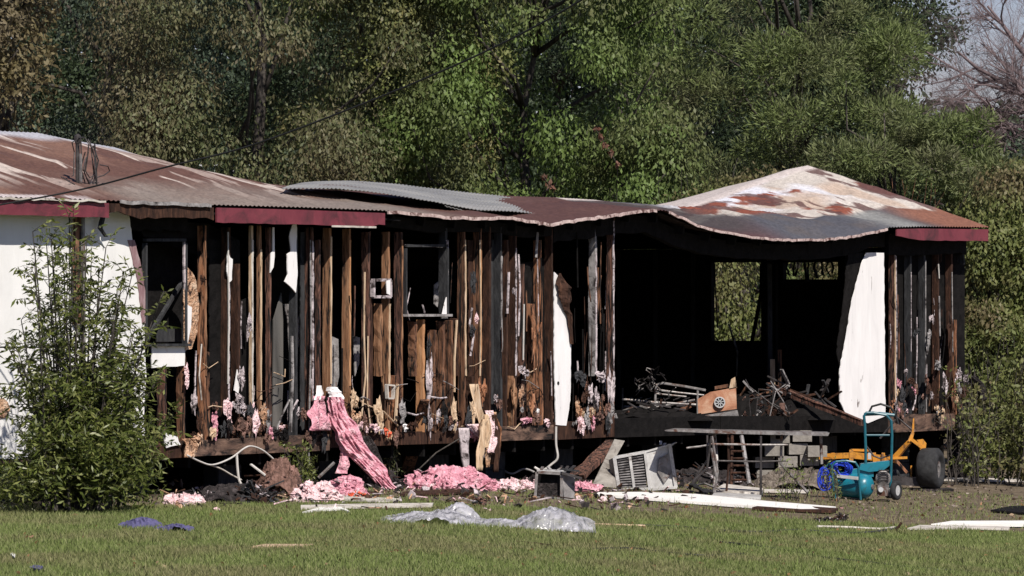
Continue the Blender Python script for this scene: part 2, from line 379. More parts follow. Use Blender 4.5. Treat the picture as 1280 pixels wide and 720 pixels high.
def npmesh(name, V, Q, mat, parent=None, loc=None, smooth=False):
    me = bpy.data.meshes.new(name); n = len(V); q = len(Q); k = Q.shape[1]
    me.vertices.add(n); me.vertices.foreach_set('co', np.ascontiguousarray(V, dtype=np.float32).ravel())
    me.loops.add(q * k); me.loops.foreach_set('vertex_index', np.ascontiguousarray(Q, dtype=np.int32).ravel())
    me.polygons.add(q); me.polygons.foreach_set('loop_start', np.arange(0, q * k, k, dtype=np.int32))
    if smooth: me.polygons.foreach_set('use_smooth', np.ones(q, dtype=bool))
    me.update(calc_edges=True); me.validate(); me.materials.append(mat)
    o = bpy.data.objects.new(name, me); COL.objects.link(o)
    if parent is not None: o.parent = parent
    if loc is not None: o.location = loc
    return o
def unit(a):
    return a / np.maximum(np.linalg.norm(a, axis=1, keepdims=True), 1e-6)
def leafquads(C, A, L, W, N=None):
    n = len(C); A = unit(A); R = unit(rng.normal(size=(n, 3)))
    if N is not None: R = unit(R * .62 + unit(N))
    Sd = unit(np.cross(A, R)); Nn = np.cross(A, Sd)
    L = np.broadcast_to(L, (n,))[:, None]; W = np.broadcast_to(W, (n,))[:, None]
    V = np.empty((n, 4, 3)); V[:, 0] = C - A * L / 2; V[:, 1] = C + Sd * W / 2 + Nn * W * .15; V[:, 2] = C + A * L / 2; V[:, 3] = C - Sd * W / 2 + Nn * W * .15
    return V.reshape(-1, 3), np.arange(n * 4).reshape(n, 4)

class T:        # a thing built at its real distance: pt() turns rows and columns measured at its base distance into local metres
    def __init__(s, name, label, cat, px, py, group=None, make=True, Y=None):
        if Y is None: s.x, s.y, s.z = G(px, py)
        else: s.y = Y; s.x = (px - 640) / F * Y; s.z = H - (py - HOR) * Y / F
        s.o = empty(name, (s.x, s.y, s.z), label, cat, 0, group) if make else None
        s.s = F / s.y
    def pt(s, px, py, dy=0.0):
        Y = s.y + dy
        return Vector(((px - 640) / F * Y - s.x, dy, H - (py - HOR) * Y / F - s.z))
    def loc(s): return (s.x, s.y, s.z)

# ================================================================= SETTING: ground
def dirt(x, y):
    u, v = w2h(x, y)
    vd = 1.0 + np.clip(u, -3, 22) * .80 + 3.2 * sstep(6, 13, u)
    n = fbm(np.asarray(x) * .9, np.asarray(y) * .35, 31, 4)
    return sstep(-1.1, .9, (v + vd) + (n - .5) * 4.5)
gx = np.unique(np.concatenate([np.linspace(-420, -16, 22), np.arange(-16, 16.01, .16), np.linspace(16, 420, 22)]))
gy = np.unique(np.concatenate([np.linspace(-60, 26, 16), np.arange(26, 72, .2), np.linspace(72, 110, 30), np.linspace(110, 1200, 20)]))
XX, YY = np.meshgrid(gx, gy, indexing='ij')
ZZ = gz(XX, YY)
V = np.stack([XX, YY, ZZ], -1).reshape(-1, 3); ny_ = len(gy)
I, J = np.meshgrid(np.arange(len(gx) - 1), np.arange(ny_ - 1), indexing='ij'); a = (I * ny_ + J).ravel()
Q = np.stack([a, a + ny_, a + ny_ + 1, a + 1], -1)
mg = bpy.data.materials.new('lawn_soil'); mg.use_nodes = True
nt = mg.node_tree; b = nt.nodes["Principled BSDF"]
tc = nt.nodes.new("ShaderNodeTexCoord")
def _noise(sc, det=6):
    n = nt.nodes.new("ShaderNodeTexNoise"); n.inputs['Scale'].default_value = sc; n.inputs['Detail'].default_value = det; n.inputs['Roughness'].default_value = .65
    nt.links.new(tc.outputs['Object'], n.inputs['Vector']); return n
n1 = _noise(9); r1 = _ramp(nt, [(.3, (.055, .075, .022)), (.5, (.10, .125, .042)), (.7, (.17, .17, .08))]); nt.links.new(n1.outputs[0], r1.inputs[0])
n2 = _noise(6); r2 = _ramp(nt, [(.3, (.075, .058, .042)), (.5, (.145, .115, .082)), (.7, (.215, .175, .125))]); nt.links.new(n2.outputs[0], r2.inputs[0])
at = nt.nodes.new("ShaderNodeAttribute"); at.attribute_name = 'dirt'
mx = nt.nodes.new("ShaderNodeMix"); mx.data_type = 'RGBA'; nt.links.new(at.outputs['Fac'], mx.inputs[0]); nt.links.new(r1.outputs[0], mx.inputs[6]); nt.links.new(r2.outputs[0], mx.inputs[7])
at2 = nt.nodes.new("ShaderNodeAttribute"); at2.attribute_name = 'soot'
mx2 = nt.nodes.new("ShaderNodeMix"); mx2.data_type = 'RGBA'; nt.links.new(at2.outputs['Fac'], mx2.inputs[0]); nt.links.new(mx.outputs[2], mx2.inputs[6]); mx2.inputs[7].default_value = (.022, .019, .018, 1)
nt.links.new(mx2.outputs[2], b.inputs['Base Color']); b.inputs['Roughness'].default_value = 1; b.inputs['Specular IOR Level'].default_value = .05
n3 = _noise(30, 4); bp = nt.nodes.new("ShaderNodeBump"); bp.inputs['Strength'].default_value = .9; bp.inputs['Distance'].default_value = .03
nt.links.new(n3.outputs[0], bp.inputs['Height']); nt.links.new(bp.outputs[0], b.inputs['Normal'])
ground = npmesh('ground', V, Q, mg, smooth=True)
tag(ground, kind='structure')
def fattr(o, name, vals):
    at = o.data.attributes.new(name, 'FLOAT', 'POINT'); at.data.foreach_set('value', np.ascontiguousarray(vals, dtype=np.float32).ravel())
def cattr(o, name, vals):
    at = o.data.color_attributes.new(name, 'FLOAT_COLOR', 'POINT'); c = np.ones((len(vals), 4), dtype=np.float32); c[:, :3] = vals; at.data.foreach_set('color', c.ravel())
fattr(ground, 'dirt', dirt(XX, YY))
uu, vv = w2h(XX, YY)
soot = sstep(-.5, .4, vv + (fbm(XX * 1.2, YY * 1.2, 77, 3) - .5) * 2.4) * sstep(-4, -2, uu) * (1 - sstep(20, 22, uu))
fattr(ground, 'soot', soot * .85)

# ---- grass (stuff)
def scatter_grass():
    N = 620000
    y = 31.5 + (58 - 31.5) * rng.random(N) ** .95
    x = (rng.random(N) * 2 - 1) * (y * .114 + .3)
    d = dirt(x, y); p = np.clip(1 - d * 1.0, 0.09, 1)
    pn = fbm(x * 1.4, y * .9, 3, 3); p *= np.clip(.35 + 1.6 * (pn - .22), .15, 1.3)
    u, v = w2h(x, y); p[v > -.1] = 0
    k = rng.random(N) < p; x = x[k]; y = y[k]; n = len(x); z = gz(x, y)
    h = (0.018 + .026 * rng.random(n)) * (.7 + .8 * fbm(x * 2, y * 1.2, 44, 2)); h *= np.where(rng.random(n) < .015, 1.9, 1)
    wd = .005 + .006 * rng.random(n); an = rng.random(n) * math.pi; tl = rng.normal(size=(n, 2)) * .5
    V = np.empty((n, 3, 3)); c = np.cos(an) * wd * .8; s_ = np.sin(an) * wd * .8
    V[:, 0] = np.stack([x - c, y - s_, z - .008], -1); V[:, 1] = np.stack([x + c, y + s_, z - .008], -1)
    V[:, 2] = np.stack([x + tl[:, 0] * h, y + tl[:, 1] * h, z + h], -1)
    return V.reshape(-1, 3), np.arange(n * 3).reshape(n, 3)
m_grass = LEAF('grass_blades', [(.135, .175, .050), (.16, .205, .060), (.18, .225, .070), (.205, .24, .085), (.25, .26, .12), (.15, .195, .058)], transl=.25,
               patch=[(.15, .165, .06), (.22, .215, .10), (.27, .245, .13), (.15, .17, .06)], pscale=.55, rough=.7, spec=.15)
V, Q = scatter_grass()
tag(npmesh('grass', V, Q, m_grass), 'short mown grass over the front lawn', 'grass', kind='stuff')
# dead leaves and ash crumbs on the bare soil
def crumbs(n, fx, size, mat, name, label, cat):
    V = []; Q = []
    x, y = fx(n); z = gz(x, y)
    C = np.stack([x, y, z + .012], -1); A = rng.normal(size=(n, 3)); A[:, 2] *= .35
    V, Q = leafquads(C, A, size * (.5 + rng.random(n)), size * (.4 + .5 * rng.random(n)))
    tag(npmesh(name, V, Q, mat), label, cat, kind='stuff')
def near_house(n):
    u = rng.random(n) * 19.5; v = -(.2 + rng.random(n) ** 1.6 * (2.0 + u * .25)); return h2w(u, v)
m_crumb = LEAF('burnt_flakes', [(.015, .013, .012), (.04, .03, .027), (.09, .06, .045), (.16, .12, .09), (.34, .28, .24), (.05, .03, .03), (.30, .16, .15)], transl=.05)
crumbs(2000, near_house, .045, m_crumb, 'burnt_debris', 'scattered burnt flakes and splinters along the foot of the wall', 'debris')
def debris_band():
    mats = ((m_charb, 150, 'dark brown splinters strewn between the heaps and the wall'), (m_rub, 150, 'black ash crumbs strewn between the heaps and the wall'), (m_ash, 70, 'pale ash flakes strewn between the heaps and the wall'), (m_pinkp, 60, 'pink insulation tufts strewn between the heaps and the wall'), (m_tanfoam, 50, 'tan scorched flakes strewn between the heaps and the wall'))
    for mm, n, lab in mats:
        q = MB()
        for i in range(n):
            px_ = random.uniform(205, 860); py_ = random.uniform(606, 628) if random.random() < .8 else random.uniform(626, 640)
            X_, Y_, Z_ = G(px_, py_); sz = random.uniform(.02, .075)
            if random.random() < .3: d = Vector((random.uniform(-1, 1), random.uniform(-1, 1), random.uniform(-.05, .3))) * sz * 2.4; q.bar(Vector((X_, Y_, Z_ + .03)) - d, Vector((X_, Y_, Z_ + .03)) + d, .016, .01)
            else: q.shard((X_, Y_, Z_ + sz * .4), sz, .2)
        o = q.build('debris_scatter', mm); tag(o, lab, 'debris', None, 'stuff')
debris_band()
def lawn_all(n):
    y = 33 + rng.random(n) * 22; return (rng.random(n) * 2 - 1) * y * .113, y
m_dead = LEAF('dead_leaves', [(.20, .09, .05), (.30, .15, .07), (.12, .05, .03), (.40, .30, .18)], transl=.1)
crumbs(700, lawn_all, .05, m_dead, 'fallen_leaves', 'brown fallen leaves strewn over the lawn', 'leaves')

# ================================================================= TREES
def clump_leaves(centers, radii, per, L, W, kind='leaf', flat=.75, droop=.5):
    Cs = []; As = []; Ls = []; Ns = []
    for c, r, n in zip(centers, radii, per):
        n = int(n)
        if n < 1: n = 1
        d = unit(rng.normal(size=(n, 3))); rad = r * (.45 + .55 * rng.random(n) ** .5)[:, None]
        rad = rad * (1 + .25 * rng.normal(size=(n, 1)) * .6)
        P = c + d * rad * np.array([1, 1, flat])
        if kind == 'needle': A = d * 1.0 + rng.normal(size=(n, 3)) * .45 + np.array([0, 0, .35])
        elif kind == 'vine': A = rng.normal(size=(n, 3)) * .5 + np.array([0, 0, -1.0]) + d * .3
        else: A = rng.normal(size=(n, 3)) * .8 + np.array([0, 0, -droop]) + d * .5
        Cs.append(P); As.append(A); Ns.append(d + np.array([0, 0, .25]))
    C = np.concatenate(Cs); A = np.concatenate(As); n = len(C)
    sc = .7 + .6 * rng.random(n)
    return leafquads(C, A, L * sc, W * sc, np.concatenate(Ns))
def limb_mesh(mb, a, b, r0, r1, n=5, wob=.12, seg=6):
    a = Vector(a); b = Vector(b); L = (b - a).length; pts = []; rs = []
    for i in range(n + 1):
        t = i / n; p = a.lerp(b, t)
        if 0 < i < n: p += Vector([random.uniform(-1, 1) * wob * L * .25 for _ in range(3)])
        pts.append(p); rs.append(r0 * (1 - t) + r1 * t)
    mb.tube(pts, rs, seg); return pts
def tree(name, label, px, Y, h, crown, mat, nclump=90, per=380, L=.13, W=.06, kind='leaf', cr=(.45, .95), bark=None, group='trees standing behind the burned house', shape='oval', flat=.75, droop=.5, lean=0, cat='tree', low=8.6):
    X = (px - 640) / F * Y; z0 = float(gz(X, Y)); root = empty(name, (X, Y, z0), label, cat, 0, group)
    (rx, ry, zb) = crown                       # horizontal radii, crown bottom
    zc = (h + zb) / 2; rz = (h - zb) / 2; cs = []; rr = []; pn = []
    tries = 0
    while len(cs) < nclump and tries < nclump * 20:
        tries += 1
        d = unit(rng.normal(size=(1, 3)))[0]; t = .62 + .42 * rng.random()
        zrel = d[2] * t
        if shape == 'cone': k = max(.12, (1 - (zrel + 1) / 2) ** .8 * 1.25)
        elif shape == 'column': k = 1.0 if zrel < .6 else .7
        else: k = 1.0
        hx = math.hypot(d[0], d[1]) + 1e-6
        if shape in ('cone', 'column'): px_, py_ = d[0] / hx * t * k, d[1] / hx * t * k
        else: px_, py_ = d[0] * t, d[1] * t
        c = np.array([px_ * rx + lean * zrel, py_ * ry, zc + zrel * rz])
        if float(vnoise(c[0] * .95 + X * 3 + c[1] * .4, c[2] * .95 + Y, 71)) < .34: continue            # hollows in the crown
        r = cr[0] + (cr[1] - cr[0]) * rng.random()
        n = per * (r / cr[1]) ** 1.6
        if z0 + c[2] > low: n *= .35                       # above the picture: thinner
        if c[1] > ry * .25: n *= .4                        # far side: thinner
        cs.append(c); rr.append(r); pn.append(n)
    tr = MB(); top = (lean * .6, ry * .7, h * .62)
    tp = limb_mesh(tr, (0, ry * .55, -.2), top, .06 + h * .009, .03, 8, .06, 8)
    tr.build('trunk', bark or m_bark, root, True)
    lm = MB()
    for c in random.sample(range(len(cs)), min(26, len(cs))):
        zs = max(.8, cs[c][2] - 1.2 - random.random()); t = min(.95, zs / (h * .62)); base = tp[min(8, int(t * 8))]
        limb_mesh(lm, base, cs[c], .05, .012, 4, .3, 5)
    lm.build('branches', bark or m_bark, root, True)
    V, Q = clump_leaves(cs, rr, [q * 1.9 for q in pn], L * .74, W * .80, kind, flat, droop)
    npmesh('crown', V, Q, mat, root)
    return root
def cm(cols, k=1.0): return [tuple(c * k for c in q) for q in cols]
L_olive = LEAF('olive_brown_leaves', [(0.065, 0.078, 0.032), (0.089, 0.106, 0.043), (0.121, 0.139, 0.059), (0.169, 0.177, 0.085), (0.138, 0.124, 0.066), (0.080, 0.101, 0.039)], patch=[(0.104, 0.084, 0.048), (0.167, 0.142, 0.080), (0.126, 0.099, 0.056), (0.199, 0.183, 0.103)], pscale=.6)
L_dark = LEAF('dark_blue_green_leaves', [(0.045, 0.070, 0.044), (0.063, 0.095, 0.060), (0.085, 0.125, 0.082), (0.132, 0.169, 0.127), (0.056, 0.085, 0.053)], patch=[(0.061, 0.070, 0.042), (0.116, 0.125, 0.076), (0.080, 0.096, 0.055)], pscale=.7)
L_tan = LEAF('tan_yellow_leaves', [(0.118, 0.097, 0.043), (0.162, 0.133, 0.060), (0.197, 0.159, 0.082), (0.135, 0.115, 0.052), (0.110, 0.083, 0.043)], patch=[(0.219, 0.181, 0.114), (0.166, 0.133, 0.079)], pscale=1.2)
L_yg = LEAF('yellow_green_leaves', [(0.100, 0.133, 0.039), (0.140, 0.183, 0.055), (0.187, 0.233, 0.068), (0.241, 0.263, 0.096), (0.122, 0.162, 0.047)], patch=[(0.158, 0.149, 0.058), (0.241, 0.202, 0.090), (0.131, 0.133, 0.054), (0.194, 0.194, 0.081)], pscale=.55)
L_green = LEAF('bright_green_leaves', [(0.071, 0.108, 0.027), (0.100, 0.149, 0.037), (0.131, 0.194, 0.048), (0.165, 0.231, 0.067), (0.087, 0.133, 0.035)], patch=[(0.095, 0.108, 0.043), (0.146, 0.155, 0.067), (0.111, 0.125, 0.053)], pscale=.5)
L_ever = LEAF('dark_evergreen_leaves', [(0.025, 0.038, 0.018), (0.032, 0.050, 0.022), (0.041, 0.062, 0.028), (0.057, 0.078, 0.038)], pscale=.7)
L_pine = LEAF('pine_needles', [(0.090, 0.119, 0.042), (0.122, 0.158, 0.052), (0.152, 0.195, 0.065), (0.195, 0.237, 0.085), (0.098, 0.128, 0.051)], patch=[(0.101, 0.105, 0.056), (0.135, 0.136, 0.071), (0.146, 0.160, 0.075)], pscale=.7, rough=.6)
L_mix = LEAF('mixed_olive_leaves', [(0.081, 0.097, 0.029), (0.114, 0.140, 0.040), (0.157, 0.182, 0.053), (0.190, 0.196, 0.074), (0.097, 0.122, 0.032)], patch=[(0.136, 0.100, 0.054), (0.185, 0.143, 0.074), (0.103, 0.091, 0.041), (0.229, 0.190, 0.106)], pscale=.8)
L_bush = LEAF('willow_green_leaves', [(0.041, 0.055, 0.011), (0.085, 0.110, 0.022), (0.132, 0.160, 0.036), (0.210, 0.219, 0.073), (0.058, 0.074, 0.017)], transl=.25, spec=.45, rough=.42)
L_red = LEAF('rust_red_leaves', [(0.191, 0.079, 0.052), (0.235, 0.122, 0.084), (0.163, 0.072, 0.048), (0.245, 0.158, 0.116)])

tree('broadleaf_tree', 'tan leaved autumn tree overhanging the left end of the roof', -20, 66, 10.5, (1.65, 1.5, 4.6), L_tan, 46, 520, .12, .06, cr=(.4, .7), droop=.7)
tree('broadleaf_tree', 'dark blue green tree behind the left end of the roof', 120, 78, 13, (2.3, 2.2, .8), L_dark, 130, 430, .12, .055, 'leaf', droop=.9)
tree('broadleaf_tree', 'broad olive brown tree draped in dry vines, left of centre', 315, 74, 13.5, (2.5, 2.2, .6), L_olive, 165, 470, .11, .045, 'vine', cr=(.4, .8))
tree('broadleaf_tree', 'yellow green and tan tree between the brown and the bright green tree', 492, 76, 10, (1.7, 1.7, .4), L_yg, 120, 430, .11, .05, 'leaf', cr=(.4, .75), droop=.7)
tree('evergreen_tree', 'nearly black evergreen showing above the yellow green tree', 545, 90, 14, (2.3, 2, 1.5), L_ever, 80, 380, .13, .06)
tree('broadleaf_tree', 'bright green vine covered tree at the middle of the picture', 660, 75, 11.5, (2.35, 2.0, .2), L_green, 170, 470, .12, .055, 'vine', shape='oval', cr=(.4, .85))
tree('broadleaf_tree', 'lower bright green tree bulging right of the middle tree', 765, 73, 6.4, (1.35, 1.3, .1), L_green, 80, 430, .11, .05, 'vine', cr=(.35, .7))
tree('evergreen_tree', 'tall dark evergreen between the bright green tree and the pine', 845, 86, 14.5, (1.9, 1.9, .8), L_ever, 110, 430, .13, .06)
tree('pine_tree', 'wide green pine filling the sky behind the hipped right roof', 1000, 80, 12.5, (2.6, 2.2, .4), L_pine, 190, 520, .15, .028, 'needle', cr=(.35, .75), flat=.6)
tree('pine_tree', 'shorter green pine stepping down toward the gap of sky', 1128, 77, 6.5, (1.75, 1.6, .2), L_pine, 110, 480, .15, .028, 'needle', cr=(.3, .6), flat=.6)
tree('broadleaf_tree', 'olive vine covered tree just beyond the right end of the house', 1250, 70, 4.9, (1.15, 1.1, -.3), L_mix, 105, 520, .10, .05, 'vine', cr=(.3, .6))
tree('broadleaf_tree', 'dark leaved tree at the right edge behind the vine covered tree', 1345, 78, 6.2, (1.5, 1.5, 0), L_dark, 70, 400, .12, .055)
tree('broadleaf_tree', 'low olive tree seen through the burned openings of the house', 935, 69.5, 4.3, (1.9, .8, -.2), L_mix, 80, 380, .10, .05, 'vine', cr=(.3, .6))
# darker second row of woods that closes the gaps
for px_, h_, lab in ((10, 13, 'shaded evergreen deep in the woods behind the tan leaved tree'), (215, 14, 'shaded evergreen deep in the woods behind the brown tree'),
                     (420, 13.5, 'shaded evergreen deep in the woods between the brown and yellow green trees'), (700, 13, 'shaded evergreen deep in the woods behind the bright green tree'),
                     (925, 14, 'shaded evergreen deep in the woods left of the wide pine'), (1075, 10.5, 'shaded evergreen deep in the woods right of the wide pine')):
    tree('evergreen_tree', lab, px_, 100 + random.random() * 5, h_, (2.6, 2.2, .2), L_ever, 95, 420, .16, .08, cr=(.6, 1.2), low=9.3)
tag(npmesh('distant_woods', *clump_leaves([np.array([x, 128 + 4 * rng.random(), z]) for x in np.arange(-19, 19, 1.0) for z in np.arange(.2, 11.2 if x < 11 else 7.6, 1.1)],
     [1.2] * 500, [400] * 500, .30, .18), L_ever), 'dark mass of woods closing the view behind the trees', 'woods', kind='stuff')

# bare tree against the gap of sky
m_twig = M('pink_brown_twigs', [(0.3, (.11, .08, .085)), (0.7, (.22, .17, .175))], scale=5, bump=0)
def bare_tree():
    Y = 88; px_ = 1345; X = (px_ - 640) / F * Y; z0 = float(gz(X, Y))
    root = empty('bare_tree', (X, Y, z0), 'leafless tree with pale branches against the sky at the top right', 'tree', 0, 'trees standing behind the burned house')
    t = MB(); limb_mesh(t, (0, 0, -.2), (-.1, .1, 6.6), .2, .12, 8, .05, 8); t.build('trunk', m_barkp, root, True)
    big = MB(); tw = MB(); random.seed(21)
    def grow(mb, a, d, L, r, lev):
        n = 5; pts = [Vector(a)]; d = Vector(d).normalized(); rs = [r]
        for i in range(n):
            d = (d + Vector([random.uniform(-.28, .28) for _ in range(3)]) + Vector((0, 0, .03))).normalized()
            pts.append(pts[-1] + d * L / n); rs.append(r * (1 - .75 * (i + 1) / n))
        mb.tube(pts, rs, 5 if lev < 2 else 3, False)
        if lev >= 4: return
        for k in range(7 if lev < 3 else 5):
            i = random.randint(1, n); q = (pts[i] - pts[i - 1]).normalized()
            nd = (q + Vector([random.uniform(-1, 1) for _ in range(3)]) * .95).normalized()
            grow(tw if lev >= 1 else big, pts[i], nd, L * random.uniform(.45, .68), rs[i] * .62, lev + 1)
    grow(big, (-.05, 0, 6.3), (-1, 0, .22), 2.6, .085, 0)
    grow(big, (-.05, 0, 5.6), (-.9, .1, .35), 2.4, .07, 0)
    grow(big, (-.1, 0, 6.6), (-.6, 0, .8), 2.4, .09, 0)
    grow(big, (-.1, 0, 4.9), (-.95, -.1, .25), 2.2, .06, 0)
    grow(big, (-.1, 0, 6.6), (.8, 0, .7), 2.4, .08, 0)
    for z_, d_ in ((5.9, (-1, -.2, .05)), (5.2, (-1, .2, .6)), (6.2, (-.7, .2, 1)), (6.5, (-1, .1, .5)), (4.6, (-1, 0, .12)), (5.5, (-.8, -.3, .9))): grow(big, (-.08, 0, z_), d_, random.uniform(2.0, 3.0), .05, 0)
    big.build('branches', m_twig, root, True); tw.build('twigs', m_twig, root)
bare_tree()
# distant line of trees: hazy twigs under the gap of sky
random.seed(5)
# rusty sprig of leaves on the green tree, brown brush
def sprig(name, label, pxs, Y, mat, n=200, r=.12, cat='vine'):
    cs = [np.array([(a - 640) / F * Y, 0, H - (b_ - HOR) * Y / F]) for a, b_ in pxs]; base = np.array([cs[-1][0], 0, float(gz(cs[-1][0], Y))])
    root = empty(name, (base[0], Y, base[2]), label, cat)
    cs = [c - base for c in cs]; V, Q = clump_leaves(cs, [r] * len(cs), [n / len(cs)] * len(cs), .09, .05, 'vine'); npmesh('foliage', V, Q, mat, root)
    mb = MB(); mb.tube([(0, .6, -.1), (0, .5, cs[-1][2] * .9)] + [tuple(c) for c in cs[::-1]], .005, 4); mb.build('stem', m_bark, root)
sprig('autumn_vine', 'rusty pink vine climbing diagonally over the bright green tree', [(745, 162), (752, 172), (757, 182), (764, 192), (772, 206)], 70.6, L_red, 60, .05)
sprig('autumn_vine', 'small rusty vine just above the low dark red roof', [(680, 222), (686, 230), (690, 236)], 70.4, L_red, 22, .05)

def brush(name, label, px_, py_, Y, n, hh, spread, mat=m_woodp, tilt=.25, r=.008, cat='shrub', leaves=None):
    X = (px_ - 640) / F * Y; z = float(gz(X, Y)); root = empty(name, (X, Y, z), label, cat); mb = MB(); tips = []
    for i in range(n):
        a = Vector((random.uniform(-spread, spread), random.uniform(-spread, spread) * .6, 0)); d = Vector((random.uniform(-tilt, tilt), random.uniform(-tilt, tilt), 1))
        b_ = a + d * hh * random.uniform(.6, 1); pts = limb_mesh(mb, a, b_, r * 1.6, r * .5, 4, .25, 4); tips += [tuple(p) for p in pts[1:]]
        for k in range(3):
            p = pts[random.randint(1, 3)]; limb_mesh(mb, p, p + Vector((random.uniform(-.5, .5), random.uniform(-.3, .3), random.uniform(.1, .6))) * hh * .3, r, r * .4, 2, .3, 3)
    mb.build('stems', mat, root)
    if leaves:
        lm, per, rad, L, W = leaves; V, Q = clump_leaves([np.array(t) for t in tips], [rad] * len(tips), [per] * len(tips), L, W); npmesh('foliage', V, Q, lm, root)
    return root
brush('dry_shrub', 'bare reddish stems of a shrub rising over the right ridge of the roof', 1112, 0, 71, 46, 4.4, .7, m_wood2, .10, .007)
brush('dry_shrub', 'thin leafless stems behind the dark evergreen left of the hipped roof', 873, 0, 70, 20, 4.4, .45, m_bark, .08, .007)
brush('leafy_shrub', 'olive leafy shrub growing against the right end wall', 1243, 0, 64, 26, 2.3, .55, m_bark, .18, .007, leaves=(L_mix, 26, .17, .08, .038))
brush('leafy_shrub', 'low green shrub at the foot of the right end wall', 1262, 0, 62, 26, 1.3, .6, m_bark, .2, .007, leaves=(L_mix, 30, .16, .08, .04))
brush('dry_shrub', 'tangle of brown twigs leaning on the right corner of the house', 1203, 0, 60.8, 14, 1.7, .22, m_bark, .16, .006, leaves=(L_mix, 5, .12, .06, .035))
brush('weed_plant', 'green weed growing in the gap under the house', 378, 0, 47.9, 14, .52, .12, m_bark, .3, .004, leaves=(L_bush, 18, .06, .05, .014), cat='weed')
brush('weed_plant', 'dry weeds growing round the stacked concrete blocks', 1012, 0, 52.6, 16, .5, .35, m_bark, .3, .004, leaves=(L_yg, 5, .07, .05, .015), cat='weed')
brush('weed_plant', 'grey green dead weed hanging under the middle of the floor', 474, 0, 51.2, 16, .72, .2, m_bark, .2, .004, leaves=(L_olive, 14, .07, .05, .014), cat='weed')

# ---- large willow leaved bush in front of the left wall
def bush():
    Y = 43.6; X = (105 - 640) / F * Y; z0 = float(gz(X, Y)); s = F / Y
    root = empty('leafy_bush', (X, Y, z0), 'tall willow leaved bush growing in front of the white left wall', 'bush')
    mb = MB(); C = []; A = []; random.seed(3)
    def loc(px_, py_): return Vector(((px_ - 640) / F * Y - X, 0, H - (py_ - HOR) * Y / F - z0))
    stems = []
    tops = [(60, 305), (85, 280), (78, 330), (120, 345), (100, 380), (38, 350), (25, 400), (12, 430), (150, 385), (165, 410), (178, 450), (150, 370), (140, 450), (55, 420), (160, 345),
            (205, 535), (190, 560), (165, 470), (45, 500), (110, 500), (60, 500), (90, 300), (130, 310), (45, 290), (112, 330), (185, 490), (206, 372), (150, 340),
            (70, 300), (95, 315), (110, 300), (50, 330), (82, 345), (125, 360), (135, 385), (68, 370), (45, 395), (105, 330), (160, 420), (88, 390), (30, 440), (172, 470), (148, 360), (165, 430), (62, 335)]
    for (a, b_) in tops:
        bx = 100 + (a - 105) * .42 + random.uniform(-16, 16); base = loc(bx, 636); base.y = random.uniform(-.4, .4); tip = loc(a, b_); tip.y = random.uniform(-.55, .45)
        n = 12; pts = []
        for i in range(n + 1):
            t = i / n; p = base.lerp(tip, t); p.x += math.sin(t * 3.1) * (a - bx) / s * -.12; p.y += math.sin(t * 2.5) * .08 + random.uniform(-.02, .02); pts.append(p)
        mb.tube(pts, [.014 * (1 - .8 * i / n) + .002 for i in range(n + 1)], 5)
        zt = tip.z
        for i in range(1, n + 1):
            k = 4 if pts[i].z < .8 else random.choice((2, 2, 3))
            for q in range(k):
                d = Vector((random.uniform(-1, 1), random.uniform(-1, 1), random.uniform(.0, .9))).normalized(); Lb = random.uniform(.12, .38) * (1.25 if pts[i].z < 1.3 else .75)
                e = pts[i] + d * Lb; mb.tube([pts[i], pts[i].lerp(e, .5) + Vector((0, 0, .03)), e], [.004, .003, .0015], 3)
                m = int(Lb / .022)
                for w_ in range(m):
                    t = (w_ + 1) / m; p = pts[i].lerp(e, t) + Vector((0, 0, .03 * math.sin(t * 3.1)))
                    ld = (d * .5 + Vector((random.uniform(-1, 1), random.uniform(-1, 1), random.uniform(-1.1, .25)))).normalized()
                    C.append(p + ld * .04); A.append(ld)
    # dense low skirt
    for i in range(190):
        py_ = random.uniform(530, 634) if random.random() < .86 else random.uniform(470, 530); px_ = random.uniform(-12, 192) if py_ > 572 else random.uniform(42, 185)
        c = loc(px_, py_); c.y = random.uniform(-.75, .5)
        for k in range(26):
            o = Vector([random.gauss(0, .075) for _ in range(3)]); ld = Vector((random.uniform(-1, 1), random.uniform(-1, 1), random.uniform(-1, .5))).normalized()
            if c.z + o.z > .02: C.append(c + o); A.append(ld)
    mb.build('stems', m_bark, root)
    C = np.array([tuple(c) for c in C]); A = np.array([tuple(a_) for a_ in A]); n = len(C)
    V, Q = leafquads(C, A, .085 * (.6 + .8 * rng.random(n)), .021 * (.7 + .7 * rng.random(n)))
    npmesh('foliage', V, Q, L_bush, root)
bush()
print('bush ok')

# ================================================================= THE BURNED HOUSE
random.seed(42); rng = np.random.default_rng(99)
UE = wallpt(1206, 400, 0)[0]            # right end of the front wall
UR = wallpt(1237, 290, -.25)[0]         # right end of the roof edge
VB = 6.1; VR = 2.54; UL = -2.6
house = empty('burned_house', (OX, OY, 0), 'long single storey house gutted by fire, its front wall burned down to bare studs', 'house', math.atan2(DY, DX))
print('UE', UE, 'UR', UR)
def curve(pts, v):
    p = sorted([(wallpt(a, b_, v)[0], wallpt(a, b_, v)[2]) for a, b_ in pts]); return np.array([q[0] for q in p]), np.array([q[1] for q in p])
front = curve([(-160, 239), (0, 246), (100, 249), (200, 253), (270, 256), (380, 259), (478, 263), (520, 266), (560, 271), (640, 272), (668, 277), (690, 280), (703, 277), (760, 269), (808, 262), (832, 263), (850, 271), (872, 281), (900, 289), (950, 297), (985, 299), (1025, 299), (1065, 295), (1090, 290), (1112, 284), (1150, 283), (1237, 284)], -.25)
ridge_px = [(-250, 150), (0, 164), (45, 166), (92, 176), (140, 184), (200, 205), (250, 219), (340, 231), (400, 237), (500, 242), (600, 244), (690, 247), (740, 250), (790, 256), (820, 262), (845, 264), (870, 254), (900, 244), (950, 225), (985, 212), (1010, 207)]
